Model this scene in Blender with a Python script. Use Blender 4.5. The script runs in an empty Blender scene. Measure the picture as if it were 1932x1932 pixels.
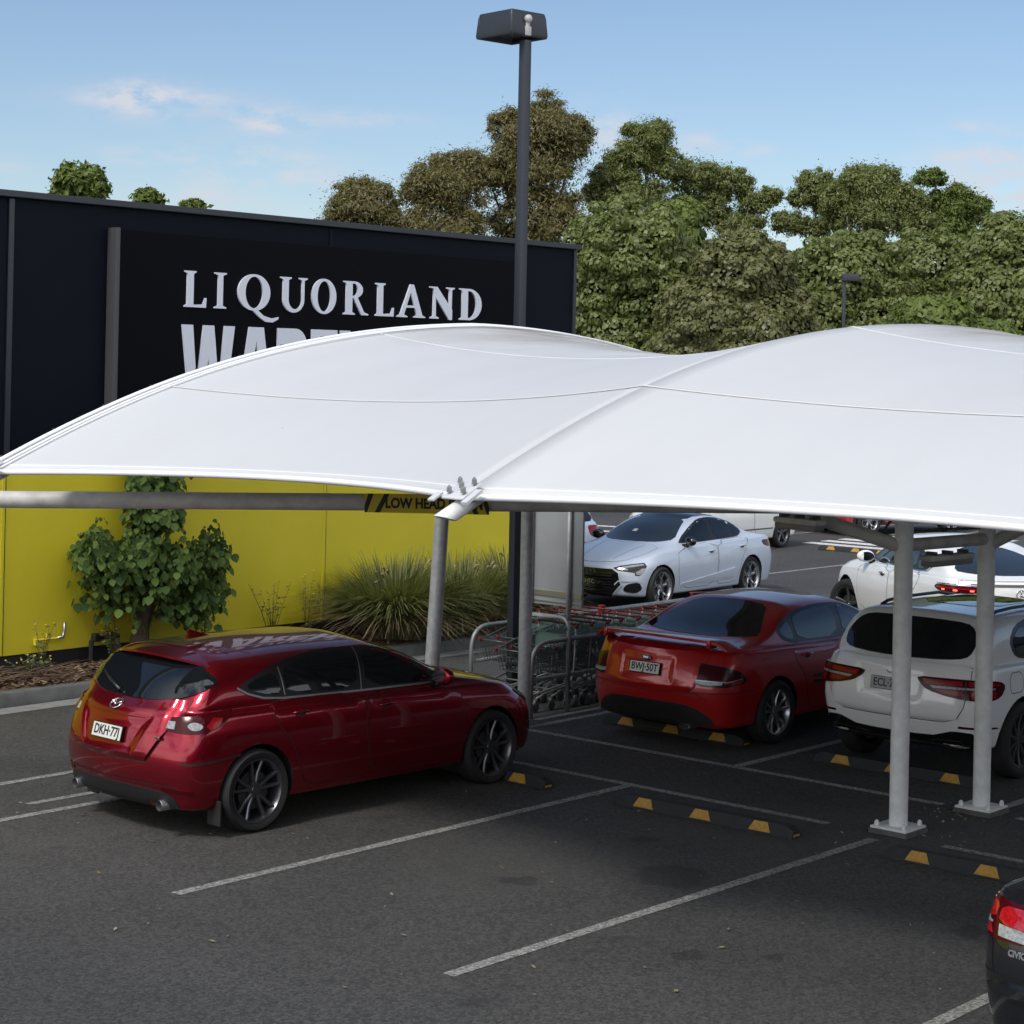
import bpy, bmesh, math, random
import numpy as np
from math import sin, cos, pi, radians, sqrt, atan2
from mathutils import Vector, Matrix
from mathutils.bvhtree import BVHTree
from mathutils.geometry import delaunay_2d_cdt

random.seed(7)
rng = np.random.default_rng(7)
SC = bpy.context.scene
COL = SC.collection

# ------------------------------------------------------------------ camera
HEAD = radians(41.1)
FW = Vector((cos(HEAD), sin(HEAD), 0)); RT = Vector((sin(HEAD), -cos(HEAD), 0)); UP = Vector((0, 0, 1))
ROLL = 0.021; CH = 3.85
c_r = (RT + UP * ROLL).normalized(); c_u = (UP - RT * ROLL).normalized()
cam_d = bpy.data.cameras.new('camera'); cam = bpy.data.objects.new('camera', cam_d); COL.objects.link(cam)
cam.matrix_world = Matrix(((c_r.x, c_u.x, -FW.x, 0), (c_r.y, c_u.y, -FW.y, 0), (c_r.z, c_u.z, -FW.z, CH), (0, 0, 0, 1)))
cam_d.sensor_width = 36; cam_d.lens = 36 * 3705 / 1932; cam_d.shift_y = -273 / 1932
cam_d.clip_start = 0.1; cam_d.clip_end = 2000
SC.camera = cam

# ------------------------------------------------------------------ light
SUN_DIR = Vector((-0.66, -0.04, 0.76)).normalized()
SUN_EL = math.asin(SUN_DIR.z); SUN_AZ = atan2(SUN_DIR.x, SUN_DIR.y)
SKY_TINT = (1.06, 1.06, 1.10, 1); CLOUD_FILL = (18.0, 18.0, 18.2, 1)
SKY_STRENGTH = 0.096; SUN_STRENGTH = 2.0; EXPOSURE = 0.2
sun_d = bpy.data.lights.new('sun', 'SUN'); sun = bpy.data.objects.new('sun', sun_d); COL.objects.link(sun)
sun_d.energy = SUN_STRENGTH; sun_d.angle = radians(11); sun_d.color = (1.0, 0.96, 0.90)
sun.rotation_euler = (-SUN_DIR).to_track_quat('-Z', 'Y').to_euler()
W = bpy.data.worlds.new("World"); SC.world = W; W.use_nodes = True
SC.view_settings.view_transform = 'Standard'; SC.view_settings.look = 'None'
SC.view_settings.gamma = 1; SC.view_settings.exposure = EXPOSURE

def build_sky():
    nt = W.node_tree; nt.nodes.clear(); N = nt.nodes.new; Lk = nt.links.new
    out = N('ShaderNodeOutputWorld'); bg = N('ShaderNodeBackground'); bg.inputs[1].default_value = SKY_STRENGTH
    sky = N('ShaderNodeTexSky'); sky.sky_type = 'NISHITA'; sky.sun_disc = False
    sky.sun_elevation = SUN_EL; sky.sun_rotation = SUN_AZ
    sky.air_density = 1.0; sky.dust_density = 0.35; sky.ozone_density = 2.5; sky.altitude = 0
    tc = N('ShaderNodeTexCoord')
    nz = N('ShaderNodeTexNoise'); nz.inputs['Scale'].default_value = 34; nz.inputs['Detail'].default_value = 8; nz.inputs['Roughness'].default_value = 0.62
    mp = N('ShaderNodeMapping'); mp.inputs['Scale'].default_value = (1, 1, 2.6)
    Lk(tc.outputs['Generated'], mp.inputs[0]); Lk(mp.outputs[0], nz.inputs['Vector'])
    def M(op, a, b=None):
        m = N('ShaderNodeMath'); m.operation = op
        for i, v in enumerate((a, b)):
            if v is None: continue
            if isinstance(v, (int, float)): m.inputs[i].default_value = v
            else: Lk(v, m.inputs[i])
        return m.outputs[0]
    def D(vec):
        m = N('ShaderNodeVectorMath'); m.operation = 'DOT_PRODUCT'; m.inputs[1].default_value = vec
        Lk(tc.outputs['Generated'], m.inputs[0]); return m.outputs['Value']
    total = None
    # clouds: azimuth (right of the view axis), elevation, half width, half height, weight
    for az, el, a, b, wt in [(-.186, .1285, .030, .0065, 1.6), (-.190, .1325, .012, .005, 1.5), (-.127, .1225, .013, .006, 1.4), (-.115, .119, .020, .004, .8), (-.135, .100, .030, .0075, 1.2),
                             (-.130, .093, .034, .004, .9), (-.19, .1015, .018, .0035, .9), (-.165, .079, .030, .006, 1.3), (.047, .118, .012, .012, 1.3), (.095, .114, .014, .005, .9), (.122, .112, .008, .003, .7),
                             (.26, .098, .030, .016, 1.6), (.225, .123, .010, .003, .7), (.222, .110, .014, .003, .7), (-.26, .093, .012, .004, .6), (-.075, .124, .022, .0035, .7)]:
        ang = HEAD - math.atan(az) if abs(az) < .5 else HEAD - az
        ce = cos(el)
        t = Vector((sin(ang), -cos(ang), 0)); d = Vector((cos(ang) * ce, sin(ang) * ce, sin(el)))
        n_ = Vector((-cos(ang) * sin(el), -sin(ang) * sin(el), ce))
        e1 = M('DIVIDE', D(t), a); e2 = M('DIVIDE', D(n_), b)
        r2 = M('ADD', M('MULTIPLY', e1, e1), M('MULTIPLY', e2, e2))
        g = M('MULTIPLY', M('POWER', 2.718, M('MULTIPLY', r2, -0.8)), wt)
        g = M('MULTIPLY', g, M('GREATER_THAN', D(d), 0.3))
        total = g if total is None else M('ADD', total, g)
    cl = N('ShaderNodeMapRange'); cl.inputs['From Min'].default_value = 0.38; cl.inputs['From Max'].default_value = 0.66
    Lk(nz.outputs[0], cl.inputs['Value'])
    fac = M('MINIMUM', M('MULTIPLY', total, cl.outputs[0]), 0.9)
    # broken bright cloud added over the unseen sky behind the camera as fill light
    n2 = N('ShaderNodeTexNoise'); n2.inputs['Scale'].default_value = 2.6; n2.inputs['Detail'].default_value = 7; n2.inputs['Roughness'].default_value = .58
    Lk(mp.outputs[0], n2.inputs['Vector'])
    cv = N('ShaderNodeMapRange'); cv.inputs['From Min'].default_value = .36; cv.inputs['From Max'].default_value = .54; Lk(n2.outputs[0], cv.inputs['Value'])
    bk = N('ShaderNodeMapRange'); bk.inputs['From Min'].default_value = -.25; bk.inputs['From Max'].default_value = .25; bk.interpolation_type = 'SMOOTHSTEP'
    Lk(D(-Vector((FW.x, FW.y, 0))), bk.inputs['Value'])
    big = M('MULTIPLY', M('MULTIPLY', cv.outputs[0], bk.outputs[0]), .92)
    tint = N('ShaderNodeMixRGB'); tint.blend_type = 'MULTIPLY'; tint.inputs[0].default_value = 1; Lk(sky.outputs[0], tint.inputs[1]); tint.inputs[2].default_value = SKY_TINT
    mixb = N('ShaderNodeMixRGB'); Lk(big, mixb.inputs[0]); Lk(tint.outputs[0], mixb.inputs[1]); mixb.inputs[2].default_value = CLOUD_FILL
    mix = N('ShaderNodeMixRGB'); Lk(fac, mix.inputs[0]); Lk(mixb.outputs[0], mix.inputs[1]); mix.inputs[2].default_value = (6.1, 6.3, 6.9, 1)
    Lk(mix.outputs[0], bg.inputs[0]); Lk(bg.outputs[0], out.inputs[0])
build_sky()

# ------------------------------------------------------------------ materials
MATS = {}
def mat(name, col, rough=0.5, metal=0.0, coat=0.0, noise=0.0, nscale=8.0, bump=0.0, bscale=60.0, spec=0.5, col2=None, emit=None, trans=0.0, flake=0.0):
    if name in MATS: return MATS[name]
    m = bpy.data.materials.new(name); m.use_nodes = True; nt = m.node_tree; N = nt.nodes.new; Lk = nt.links.new
    b = nt.nodes['Principled BSDF']
    b.inputs['Base Color'].default_value = (*col, 1); b.inputs['Roughness'].default_value = rough; b.inputs['Metallic'].default_value = metal
    b.inputs['Coat Weight'].default_value = coat; b.inputs['Coat Roughness'].default_value = 0.03; b.inputs['Specular IOR Level'].default_value = spec
    tc = N('ShaderNodeTexCoord')
    if noise > 0:
        nz = N('ShaderNodeTexNoise'); nz.inputs['Scale'].default_value = nscale; nz.inputs['Detail'].default_value = 6; nz.inputs['Roughness'].default_value = 0.6
        Lk(tc.outputs['Object'], nz.inputs['Vector'])
        rp = N('ShaderNodeMapRange'); rp.inputs['From Min'].default_value = 0.3; rp.inputs['From Max'].default_value = 0.7
        Lk(nz.outputs[0], rp.inputs['Value'])
        mx = N('ShaderNodeMixRGB'); c2 = col2 or tuple(c * (1 - noise) for c in col)
        mx.inputs[1].default_value = (*col, 1); mx.inputs[2].default_value = (*c2, 1)
        Lk(rp.outputs[0], mx.inputs[0]); Lk(mx.outputs[0], b.inputs['Base Color'])
    if bump > 0:
        n2 = N('ShaderNodeTexNoise'); n2.inputs['Scale'].default_value = bscale; n2.inputs['Detail'].default_value = 3
        Lk(tc.outputs['Object'], n2.inputs['Vector'])
        bp = N('ShaderNodeBump'); bp.inputs['Strength'].default_value = bump; bp.inputs['Distance'].default_value = 0.01
        Lk(n2.outputs[0], bp.inputs['Height']); Lk(bp.outputs[0], b.inputs['Normal'])
    if emit: b.inputs['Emission Color'].default_value = (*emit, 1); b.inputs['Emission Strength'].default_value = 1.0
    MATS[name] = m
    return m

def leaf_mat(name, cols, trans=0.3, rough=.55, spec=.3):
    """foliage: colour picked per leaf, part of the light passes through"""
    m = bpy.data.materials.new(name); m.use_nodes = True; nt = m.node_tree; nt.nodes.clear(); N = nt.nodes.new; Lk = nt.links.new
    out = N('ShaderNodeOutputMaterial'); geo = N('ShaderNodeNewGeometry'); rp = N('ShaderNodeValToRGB')
    el = rp.color_ramp.elements
    while len(el) < len(cols): el.new(0.5)
    for i, c in enumerate(cols):
        el[i].position = i / (len(cols) - 1); el[i].color = (*c, 1)
    Lk(geo.outputs['Random Per Island'], rp.inputs[0])
    b = N('ShaderNodeBsdfPrincipled'); b.inputs['Roughness'].default_value = rough; b.inputs['Specular IOR Level'].default_value = spec
    Lk(rp.outputs[0], b.inputs['Base Color'])
    t = N('ShaderNodeBsdfTranslucent'); mx = N('ShaderNodeMixRGB'); mx.blend_type = 'MULTIPLY'; mx.inputs[0].default_value = 1; mx.inputs[2].default_value = (1.1, 1.25, .5, 1)
    Lk(rp.outputs[0], mx.inputs[1]); Lk(mx.outputs[0], t.inputs[0])
    ms = N('ShaderNodeMixShader'); ms.inputs[0].default_value = trans; Lk(b.outputs[0], ms.inputs[1]); Lk(t.outputs[0], ms.inputs[2]); Lk(ms.outputs[0], out.inputs[0])
    return m

# ------------------------------------------------------------------ mesh helpers
def frame_from(n):
    n = Vector(n).normalized()
    a = Vector((0, 0, 1)) if abs(n.z) < .9 else Vector((1, 0, 0))
    u = a.cross(n).normalized(); return u, n.cross(u)

class MB:
    def __init__(s): s.v = []; s.f = []; s.m = []; s.cur = 0
    def add(s, vs, fs):
        o = len(s.v); s.v += [tuple(v) for v in vs]
        for f in fs: s.f.append(tuple(i + o for i in f)); s.m.append(s.cur)
        return s
    def box(s, c, d, M=None, bev=0.0):
        x, y, z = (k / 2 for k in d); c = Vector(c)
        if bev > 0:
            b = min(bev, x * .9, y * .9, z * .9); bm = bmesh.new(); bmesh.ops.create_cube(bm, size=1)
            for v in bm.verts: v.co = Vector((v.co.x * d[0], v.co.y * d[1], v.co.z * d[2]))
            bmesh.ops.bevel(bm, geom=bm.edges[:], offset=b, segments=2, affect='EDGES', profile=.6)
            bm.verts.index_update(); vs = [v.co.copy() for v in bm.verts]; fs = [[v.index for v in f.verts] for f in bm.faces]; bm.free()
        else:
            vs = [Vector((i, j, k)) for i in (-x, x) for j in (-y, y) for k in (-z, z)]
            fs = [(0, 1, 3, 2), (4, 6, 7, 5), (0, 4, 5, 1), (2, 3, 7, 6), (0, 2, 6, 4), (1, 5, 7, 3)]
        if M is not None: vs = [M @ v for v in vs]
        return s.add([v + c for v in vs], fs)
    def tube(s, pts, r, seg=8, cap=True, closed=False):
        pts = [Vector(p) for p in pts]; n = len(pts); rs = r if isinstance(r, (list, tuple)) else [r] * n
        vs = []; pu = None
        for i, p in enumerate(pts):
            if closed: d = pts[(i + 1) % n] - pts[i - 1]
            else: d = pts[min(i + 1, n - 1)] - pts[max(i - 1, 0)]
            d.normalize()
            if pu is None: u, w = frame_from(d)
            else:
                u = (pu - d * pu.dot(d)).normalized(); w = d.cross(u)
            pu = u
            for k in range(seg):
                a = 2 * pi * k / seg; vs.append(p + (u * cos(a) + w * sin(a)) * rs[i])
        fs = []
        for i in range(n if closed else n - 1):
            j = (i + 1) % n
            for k in range(seg): fs.append((i * seg + k, i * seg + (k + 1) % seg, j * seg + (k + 1) % seg, j * seg + k))
        if cap and not closed:
            fs.append(tuple(range(seg))[::-1]); fs.append(tuple((n - 1) * seg + k for k in range(seg)))
        return s.add(vs, fs)
    def lathe(s, prof, M=None, seg=32, closed=False):
        """prof: (radius, along) revolved about local Y"""
        vs = []; n = len(prof)
        for r, y in prof:
            for k in range(seg):
                a = 2 * pi * k / seg; v = Vector((r * cos(a), y, r * sin(a))); vs.append(M @ v if M is not None else v)
        fs = []
        for i in range(n if closed else n - 1):
            j = (i + 1) % n
            for k in range(seg): fs.append((i * seg + k, j * seg + k, j * seg + (k + 1) % seg, i * seg + (k + 1) % seg))
        return s.add(vs, fs)
    def ellipsoid(s, c, r, seg=16, rings=10, M=None):
        vs = []; fs = []
        for i in range(rings + 1):
            t = pi * i / rings
            for k in range(seg):
                a = 2 * pi * k / seg; v = Vector((r[0] * sin(t) * cos(a), r[1] * sin(t) * sin(a), r[2] * cos(t)))
                vs.append((M @ v if M is not None else v) + Vector(c))
        for i in range(rings):
            for k in range(seg): fs.append((i * seg + k, (i + 1) * seg + k, (i + 1) * seg + (k + 1) % seg, i * seg + (k + 1) % seg))
        return s.add(vs, fs)
    def prism(s, poly, axis_o, axis_u, axis_v, ext):
        """2-D polygon extruded along ext"""
        n = len(poly); o = Vector(axis_o); u = Vector(axis_u); v = Vector(axis_v); e = Vector(ext)
        a = [o + u * p[0] + v * p[1] for p in poly]; b = [p + e for p in a]
        return s.add(a + b, [tuple(range(n))[::-1], tuple(range(n, 2 * n))] + [(i, (i + 1) % n, n + (i + 1) % n, n + i) for i in range(n)])
    def build(s, name, mats, parent=None, smooth=False, auto=None):
        me = bpy.data.meshes.new(name); me.from_pydata([tuple(v) for v in s.v], [], s.f)
        for m in (mats if isinstance(mats, (list, tuple)) else [mats]): me.materials.append(m)
        me.polygons.foreach_set('material_index', s.m)
        if smooth or auto: me.polygons.foreach_set('use_smooth', [True] * len(me.polygons))
        me.update()
        if auto: me.set_sharp_from_angle(angle=radians(auto))
        o = bpy.data.objects.new(name, me); COL.objects.link(o)
        if parent is not None: o.parent = parent
        return o

def arr_mesh(name, V, F, mats, parent=None, smooth=False):
    """big meshes straight from numpy: F is (n,3) or (n,4)"""
    me = bpy.data.meshes.new(name); k = F.shape[1]
    me.vertices.add(len(V)); me.vertices.foreach_set('co', V.astype(np.float32).ravel())
    me.loops.add(F.size); me.loops.foreach_set('vertex_index', F.astype(np.int32).ravel())
    me.polygons.add(len(F)); me.polygons.foreach_set('loop_start', np.arange(0, F.size, k, dtype=np.int32))
    try: me.polygons.foreach_set('loop_total', np.full(len(F), k, dtype=np.int32))
    except Exception: pass
    if smooth: me.polygons.foreach_set('use_smooth', np.ones(len(F), dtype=bool))
    for m in (mats if isinstance(mats, (list, tuple)) else [mats]): me.materials.append(m)
    me.update(calc_edges=True); me.validate()
    o = bpy.data.objects.new(name, me); COL.objects.link(o)
    if parent is not None: o.parent = parent
    return o

def tag(o, label=None, cat=None, group=None, kind=None):
    if label: o['label'] = label
    if cat: o['category'] = cat
    if group: o['group'] = group
    if kind: o['kind'] = kind
    return o
def thing(name, label, cat, loc=(0, 0, 0), rz=0, group=None):
    o = bpy.data.objects.new(name, None); COL.objects.link(o); o.empty_display_size = .2
    o.location = loc; o.rotation_euler = (0, 0, rz); return tag(o, label, cat, group)
def copy_tree(o, parent=None):
    c = o.copy(); COL.objects.link(c)
    if parent is not None: c.parent = parent
    for ch in list(o.children): copy_tree(ch, c)
    return c

def text_mesh(txt, size, extrude=0.002, bold=0.0, sx=1.0):
    cu = bpy.data.curves.new('t', 'FONT'); cu.body = txt; cu.size = size; cu.extrude = extrude; cu.offset = bold; cu.align_x = 'CENTER'; cu.align_y = 'CENTER'
    cu.resolution_u = 3
    o = bpy.data.objects.new('t', cu); COL.objects.link(o); dg = bpy.context.evaluated_depsgraph_get(); dg.update()
    me = bpy.data.meshes.new_from_object(o.evaluated_get(dg)); bpy.data.objects.remove(o); bpy.data.curves.remove(cu)
    if sx != 1.0:
        for v in me.vertices: v.co.x *= sx
    return me
def put_text(name, txt, size, loc, right, up, m, parent=None, extrude=0.002, bold=0.0, sx=1.0):
    me = text_mesh(txt, size, extrude, bold, sx); me.materials.clear(); me.materials.append(m)
    r = Vector(right).normalized(); u = Vector(up).normalized(); n = r.cross(u); l = Vector(loc)
    me.transform(Matrix(((r.x, u.x, n.x, l.x), (r.y, u.y, n.y, l.y), (r.z, u.z, n.z, l.z), (0, 0, 0, 1))))
    o = bpy.data.objects.new(name, me); COL.objects.link(o)
    if parent is not None: o.parent = parent
    return o
# ------------------------------------------------------------------ vehicles
def interp(z, x):
    if isinstance(z, (int, float)): return z
    return float(np.interp(x, [p[0] for p in z], [p[1] for p in z]))
UR = [0, .38, .72, .93]; SF = [.03, .12, .28, .44, .6, .76, .9, .97]; GF = [.02, .10, .25, .42, .60, .80, .94, .99]

class Car:
    """a closed body lofted from water-line loops, smoothed, with wheel arches cut; everything else is laid onto its surface"""
    def __init__(s, name, label, loc, rz, loops, L, hw, axles, arch, paint, gap, group=None, arch_w=.28, sub=3, scale=1.0):
        s.root = thing(name, label, 'car', loc, rz, group); s.root.scale = (scale,) * 3; s.L = L; s.hw = hw; s.ax = axles; s.paint = paint; s.gapm = gap
        V = []; F = []; ring = None; crease = []
        nc = 2 * len(UR) + len(SF)
        def loop_pts(l):
            xr, xf, rb, fb, w = l['xr'], l['xf'], l.get('rb', .2), l.get('fb', .3), l['w']; tr = l.get('tr', .04); tf = l.get('tf', .06)
            fr = GF if l.get('g') else SF; P = []
            wr = w * (1 - tr); wf = w * (1 - tf)
            for u in UR:
                x = xr + rb * u ** 2.3; P.append((x, wr * u, interp(l['z'], x)))
            for f in fr:
                x = xr + rb + f * (xf - fb - xr - rb)
                ww = w * (1 - tr * max(0, (.35 - f) / .35) ** 2 - tf * max(0, (f - .6) / .4) ** 2)
                P.append((x, ww, interp(l['z'], x)))
            for u in UR[::-1]:
                x = xf - fb * u ** 2.3; P.append((x, wf * u, interp(l['z'], x)))
            return P
        rings = []
        for l in loops:
            P = loop_pts(l); ids = []
            for p in P: V.append(p); ids.append(len(V) - 1)
            for p in P[-2:0:-1]: V.append((p[0], -p[1], p[2])); ids.append(len(V) - 1)
            rings.append(ids)
        n = len(rings[0])
        for a, b in zip(rings[:-1], rings[1:]):
            for k in range(n): F.append((a[k], b[k], b[(k + 1) % n], a[(k + 1) % n]))
        def mir(r, k): return r[(n - k) % n]
        r0 = rings[0]
        for k in range(nc - 1):
            q = [r0[k], r0[k + 1], mir(r0, k + 1), mir(r0, k)]; q = list(dict.fromkeys(q)); F.append(tuple(q))
        rt = rings[-1]; cen = []; crown = loops[-1].get('crown', .012)
        for k in range(nc):
            if k in (0, nc - 1): cen.append(rt[k]); continue
            p = V[rt[k]]; V.append((p[0], 0, p[2] + crown * min(1, k / 3, (nc - 1 - k) / 3))); cen.append(len(V) - 1)
        for k in range(nc - 1):
            for A in ([rt[k], cen[k], cen[k + 1], rt[k + 1]], [mir(rt, k + 1), cen[k + 1], cen[k], mir(rt, k)]):
                A = list(dict.fromkeys(A))
                if len(A) > 2: F.append(tuple(A))
        me = bpy.data.meshes.new('cage'); me.from_pydata(V, [], F); me.update()
        bm = bmesh.new(); bm.from_mesh(me); bmesh.ops.recalc_face_normals(bm, faces=bm.faces[:])
        lay = bm.edges.layers.float.get('crease_edge') or bm.edges.layers.float.new('crease_edge')
        cr = {}
        for l, r in zip(loops, rings):
            if l.get('cr'):
                for k in range(n): cr[tuple(sorted((r[k], r[(k + 1) % n])))] = l['cr']
        for e in bm.edges:
            k = tuple(sorted((e.verts[0].index, e.verts[1].index)))
            if k in cr: e[lay] = cr[k]
        bm.to_mesh(me); bm.free()
        o = bpy.data.objects.new('body', me); COL.objects.link(o)
        md = o.modifiers.new('s', 'SUBSURF'); md.levels = sub; md.render_levels = sub
        dg = bpy.context.evaluated_depsgraph_get(); dg.update()
        m2 = bpy.data.meshes.new_from_object(o.evaluated_get(dg)); o.modifiers.clear(); o.data = m2
        s.bvh = BVHTree.FromPolygons([v.co.copy() for v in m2.vertices], [tuple(p.vertices) for p in m2.polygons])
        # arches
        cut = MB()
        for x in axles:
            for sd in (-1, 1):
                zc = arch[1]; seg = 40; R = arch[0]; y0 = sd * (hw - arch_w); y1 = sd * (hw + .2)
                pr = [(x + R * cos(2 * pi * k / seg), zc + R * sin(2 * pi * k / seg)) for k in range(seg)]
                vs = [(p[0], y0, p[1]) for p in pr] + [(p[0], y1, p[1]) for p in pr]
                fs = [tuple(range(seg))[::-1], tuple(range(seg, 2 * seg))] + [(k, (k + 1) % seg, seg + (k + 1) % seg, seg + k) for k in range(seg)]
                if sd < 0: fs = [f[::-1] for f in fs]
                fs = [f[::-1] for f in fs] if False else fs
                cut.add(vs, fs)
        co = cut.build('cutter', paint)
        bm = bmesh.new(); bm.from_mesh(co.data); bmesh.ops.recalc_face_normals(bm, faces=bm.faces[:]); bm.to_mesh(co.data); bm.free()
        b = o.modifiers.new('b', 'BOOLEAN'); b.operation = 'DIFFERENCE'; b.object = co; b.solver = 'EXACT'
        dg.update(); dg = bpy.context.evaluated_depsgraph_get()
        m3 = bpy.data.meshes.new_from_object(o.evaluated_get(dg)); o.modifiers.clear(); o.data = m3; bpy.data.objects.remove(co)
        m3.materials.clear(); m3.materials.append(paint); m3.materials.append(M_PLASTIC); m3.materials.append(gap)
        for p in m3.polygons:
            p.use_smooth = True; p.material_index = 0
            c = p.center
            for x in axles:
                if sqrt((c.x - x) ** 2 + (c.z - arch[1]) ** 2) < arch[0] + .002 and abs(c.y) < hw + .1: p.material_index = 1; p.use_smooth = False
            if c.z < loops[0]['z'] + .012 if isinstance(loops[0]['z'], (int, float)) else False: p.material_index = 1
        m3.set_sharp_from_angle(angle=radians(50))
        o.parent = s.root; s.body = o; s.arch = arch; s.gaps = MB()

    # --- projection of 2-D outlines on the body
    def hit(s, proj, a, b):
        k = proj[0]
        if k == 'y': o = Vector((a, proj[1] * 3, b)); d = Vector((0, -proj[1], 0))
        elif k == 'x': o = Vector((s.L / 2 + proj[1] * 5, a, b)); d = Vector((-proj[1], 0, 0))
        elif k == 'z': o = Vector((a, b, 3)); d = Vector((0, 0, -1))
        else:   # ('c', cx, cy, end, side): degrees from straight behind / ahead towards the side
            _, cx, cy, end, sd = proj; t = radians(a); dv = Vector((end * cos(t), sd * sin(t), 0))
            c = Vector((cx, cy * sd, b)); o = c + dv * 3; d = -dv
        loc, nrm, i, dist = s.bvh.ray_cast(o, d)
        if loc is None:
            loc, nrm, i, dist = s.bvh.find_nearest(o + d * 2.2)
        if nrm.dot(d) > 0: nrm = -nrm
        return loc, nrm
    def patch(s, name, poly, proj, m, off=.003, grid=.05, rnd=0, parent=None, deg=False, label=None, skirt=.005):
        P = [Vector((p[0], p[1])) for p in poly]
        sc = radians(1) * .6 if proj[0] == 'c' else 1.0     # degrees -> about metres, so that the grid stays even
        P = [Vector((p.x * sc, p.y)) for p in P]
        for _ in range(rnd):
            Q = []
            for i in range(len(P)):
                a, b = P[i], P[(i + 1) % len(P)]; Q += [a.lerp(b, .22), a.lerp(b, .78)]
            P = Q
        R = []
        for i in range(len(P)):
            a, b = P[i], P[(i + 1) % len(P)]; n = max(1, int((b - a).length / grid + .5))
            R += [a.lerp(b, k / n) for k in range(n)]
        nb = len(R); xs = [p.x for p in R]; ys = [p.y for p in R]
        def inside(q):
            c = False; j = nb - 1
            for i in range(nb):
                if (R[i].y > q.y) != (R[j].y > q.y) and q.x < (R[j].x - R[i].x) * (q.y - R[i].y) / (R[j].y - R[i].y) + R[i].x: c = not c
                j = i
            return c
        pts = list(R); g = grid
        y = min(ys) + g / 2; row = 0
        while y < max(ys):
            x = min(xs) + (g / 2 if row % 2 else g)
            while x < max(xs):
                q = Vector((x, y))
                if inside(q) and min((q - r).length_squared for r in R) > (.45 * g) ** 2: pts.append(q)
                x += g
            y += g; row += 1
        vo, eo, fo, *_ = delaunay_2d_cdt(pts, [], [list(range(nb))], 1, 1e-6)
        V = []; bset = []
        bmap = {}
        for i, q in enumerate(vo):
            loc, nr = s.hit(proj, q.x / sc, q.y); of = off(q.x / sc, q.y) if callable(off) else off
            V.append((loc + nr * of, loc - nr * skirt))
        from collections import Counter
        ec = Counter()
        for f in fo:
            for i in range(len(f)): ec[tuple(sorted((f[i], f[(i + 1) % len(f)])))] += 1
        mb = MB(); VV = [v[0] for v in V]; FF = [tuple(f) for f in fo]
        low = {}
        for f in fo:
            for i in range(len(f)):
                a, b = f[i], f[(i + 1) % len(f)]
                if ec[tuple(sorted((a, b)))] == 1:
                    for q in (a, b):
                        if q not in low: low[q] = len(VV); VV.append(V[q][1])
                    FF.append((a, low[a], low[b], b))
        mb.add(VV, FF); o = mb.build(name, m, parent if parent is not None else s.root, auto=40)
        bm = bmesh.new(); bm.from_mesh(o.data); bmesh.ops.recalc_face_normals(bm, faces=bm.faces[:]); 
        # outwards = away from the car centre
        cc = Vector((s.L / 2, 0, .7)); acc = 0
        for f in bm.faces: acc += f.calc_area() * f.normal.dot(f.calc_center_median() - cc)
        if acc < 0: bmesh.ops.reverse_faces(bm, faces=bm.faces[:])
        bm.to_mesh(o.data); bm.free(); o.data.set_sharp_from_angle(angle=radians(40))
        if label: o['label'] = label
        return o
    def line(s, pts, proj, width=.007, off=.0018, closed=False, mb=None):
        P = []; pts = list(pts) + ([pts[0]] if closed else [])
        for a, b in zip(pts[:-1], pts[1:]):
            k = radians(.6) if proj[0] == 'c' else 1
            n = max(1, int(sqrt(((a[0] - b[0]) * k) ** 2 + (a[1] - b[1]) ** 2) / .022 + .5))
            P += [(a[0] + (b[0] - a[0]) * i / n, a[1] + (b[1] - a[1]) * i / n) for i in range(n)]
        P.append(pts[-1]); H = [s.hit(proj, *p) for p in P]; vs = []
        for i, (l, n) in enumerate(H):
            t = (H[min(i + 1, len(H) - 1)][0] - H[max(i - 1, 0)][0]); t = t.normalized() if t.length > 1e-6 else Vector((1, 0, 0))
            sd = n.cross(t).normalized() * width / 2; vs += [l + n * off + sd, l + n * off - sd]
        (mb if mb is not None else s.gaps).add(vs, [(2 * i, 2 * i + 1, 2 * i + 3, 2 * i + 2) for i in range(len(H) - 1)])
    def strip(s, name, pts, proj, width, m, off=.006, closed=False, parent=None):
        mb = MB(); s.line(pts, proj, width, off, closed, mb); return mb.build(name, m, parent if parent is not None else s.root, smooth=True)
    def finish(s):
        """panel gaps become part of the body mesh"""
        if not s.gaps.v: return
        me = s.body.data; bm = bmesh.new(); bm.from_mesh(me); vs = [bm.verts.new(v) for v in s.gaps.v]
        for f in s.gaps.f:
            try: ff = bm.faces.new([vs[i] for i in f]); ff.material_index = 2; ff.smooth = True
            except Exception: pass
        bm.to_mesh(me); bm.free()
    def panel(s, name, poly, proj, off=.0022, grid=.06, rnd=0, label=None, gapw=.009):
        """a body-coloured panel with a dark gap round it"""
        o = s.patch(name, poly, proj, s.paint, off=off, grid=grid, rnd=rnd, label=label)
        P = [Vector(p) for p in poly]
        for _ in range(rnd):
            Q = []
            for i in range(len(P)):
                a, b = P[i], P[(i + 1) % len(P)]; Q += [a.lerp(b, .22), a.lerp(b, .78)]
            P = Q
        s.line([tuple(p) for p in P], proj, gapw * 2, .0009, True)
        return o
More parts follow.
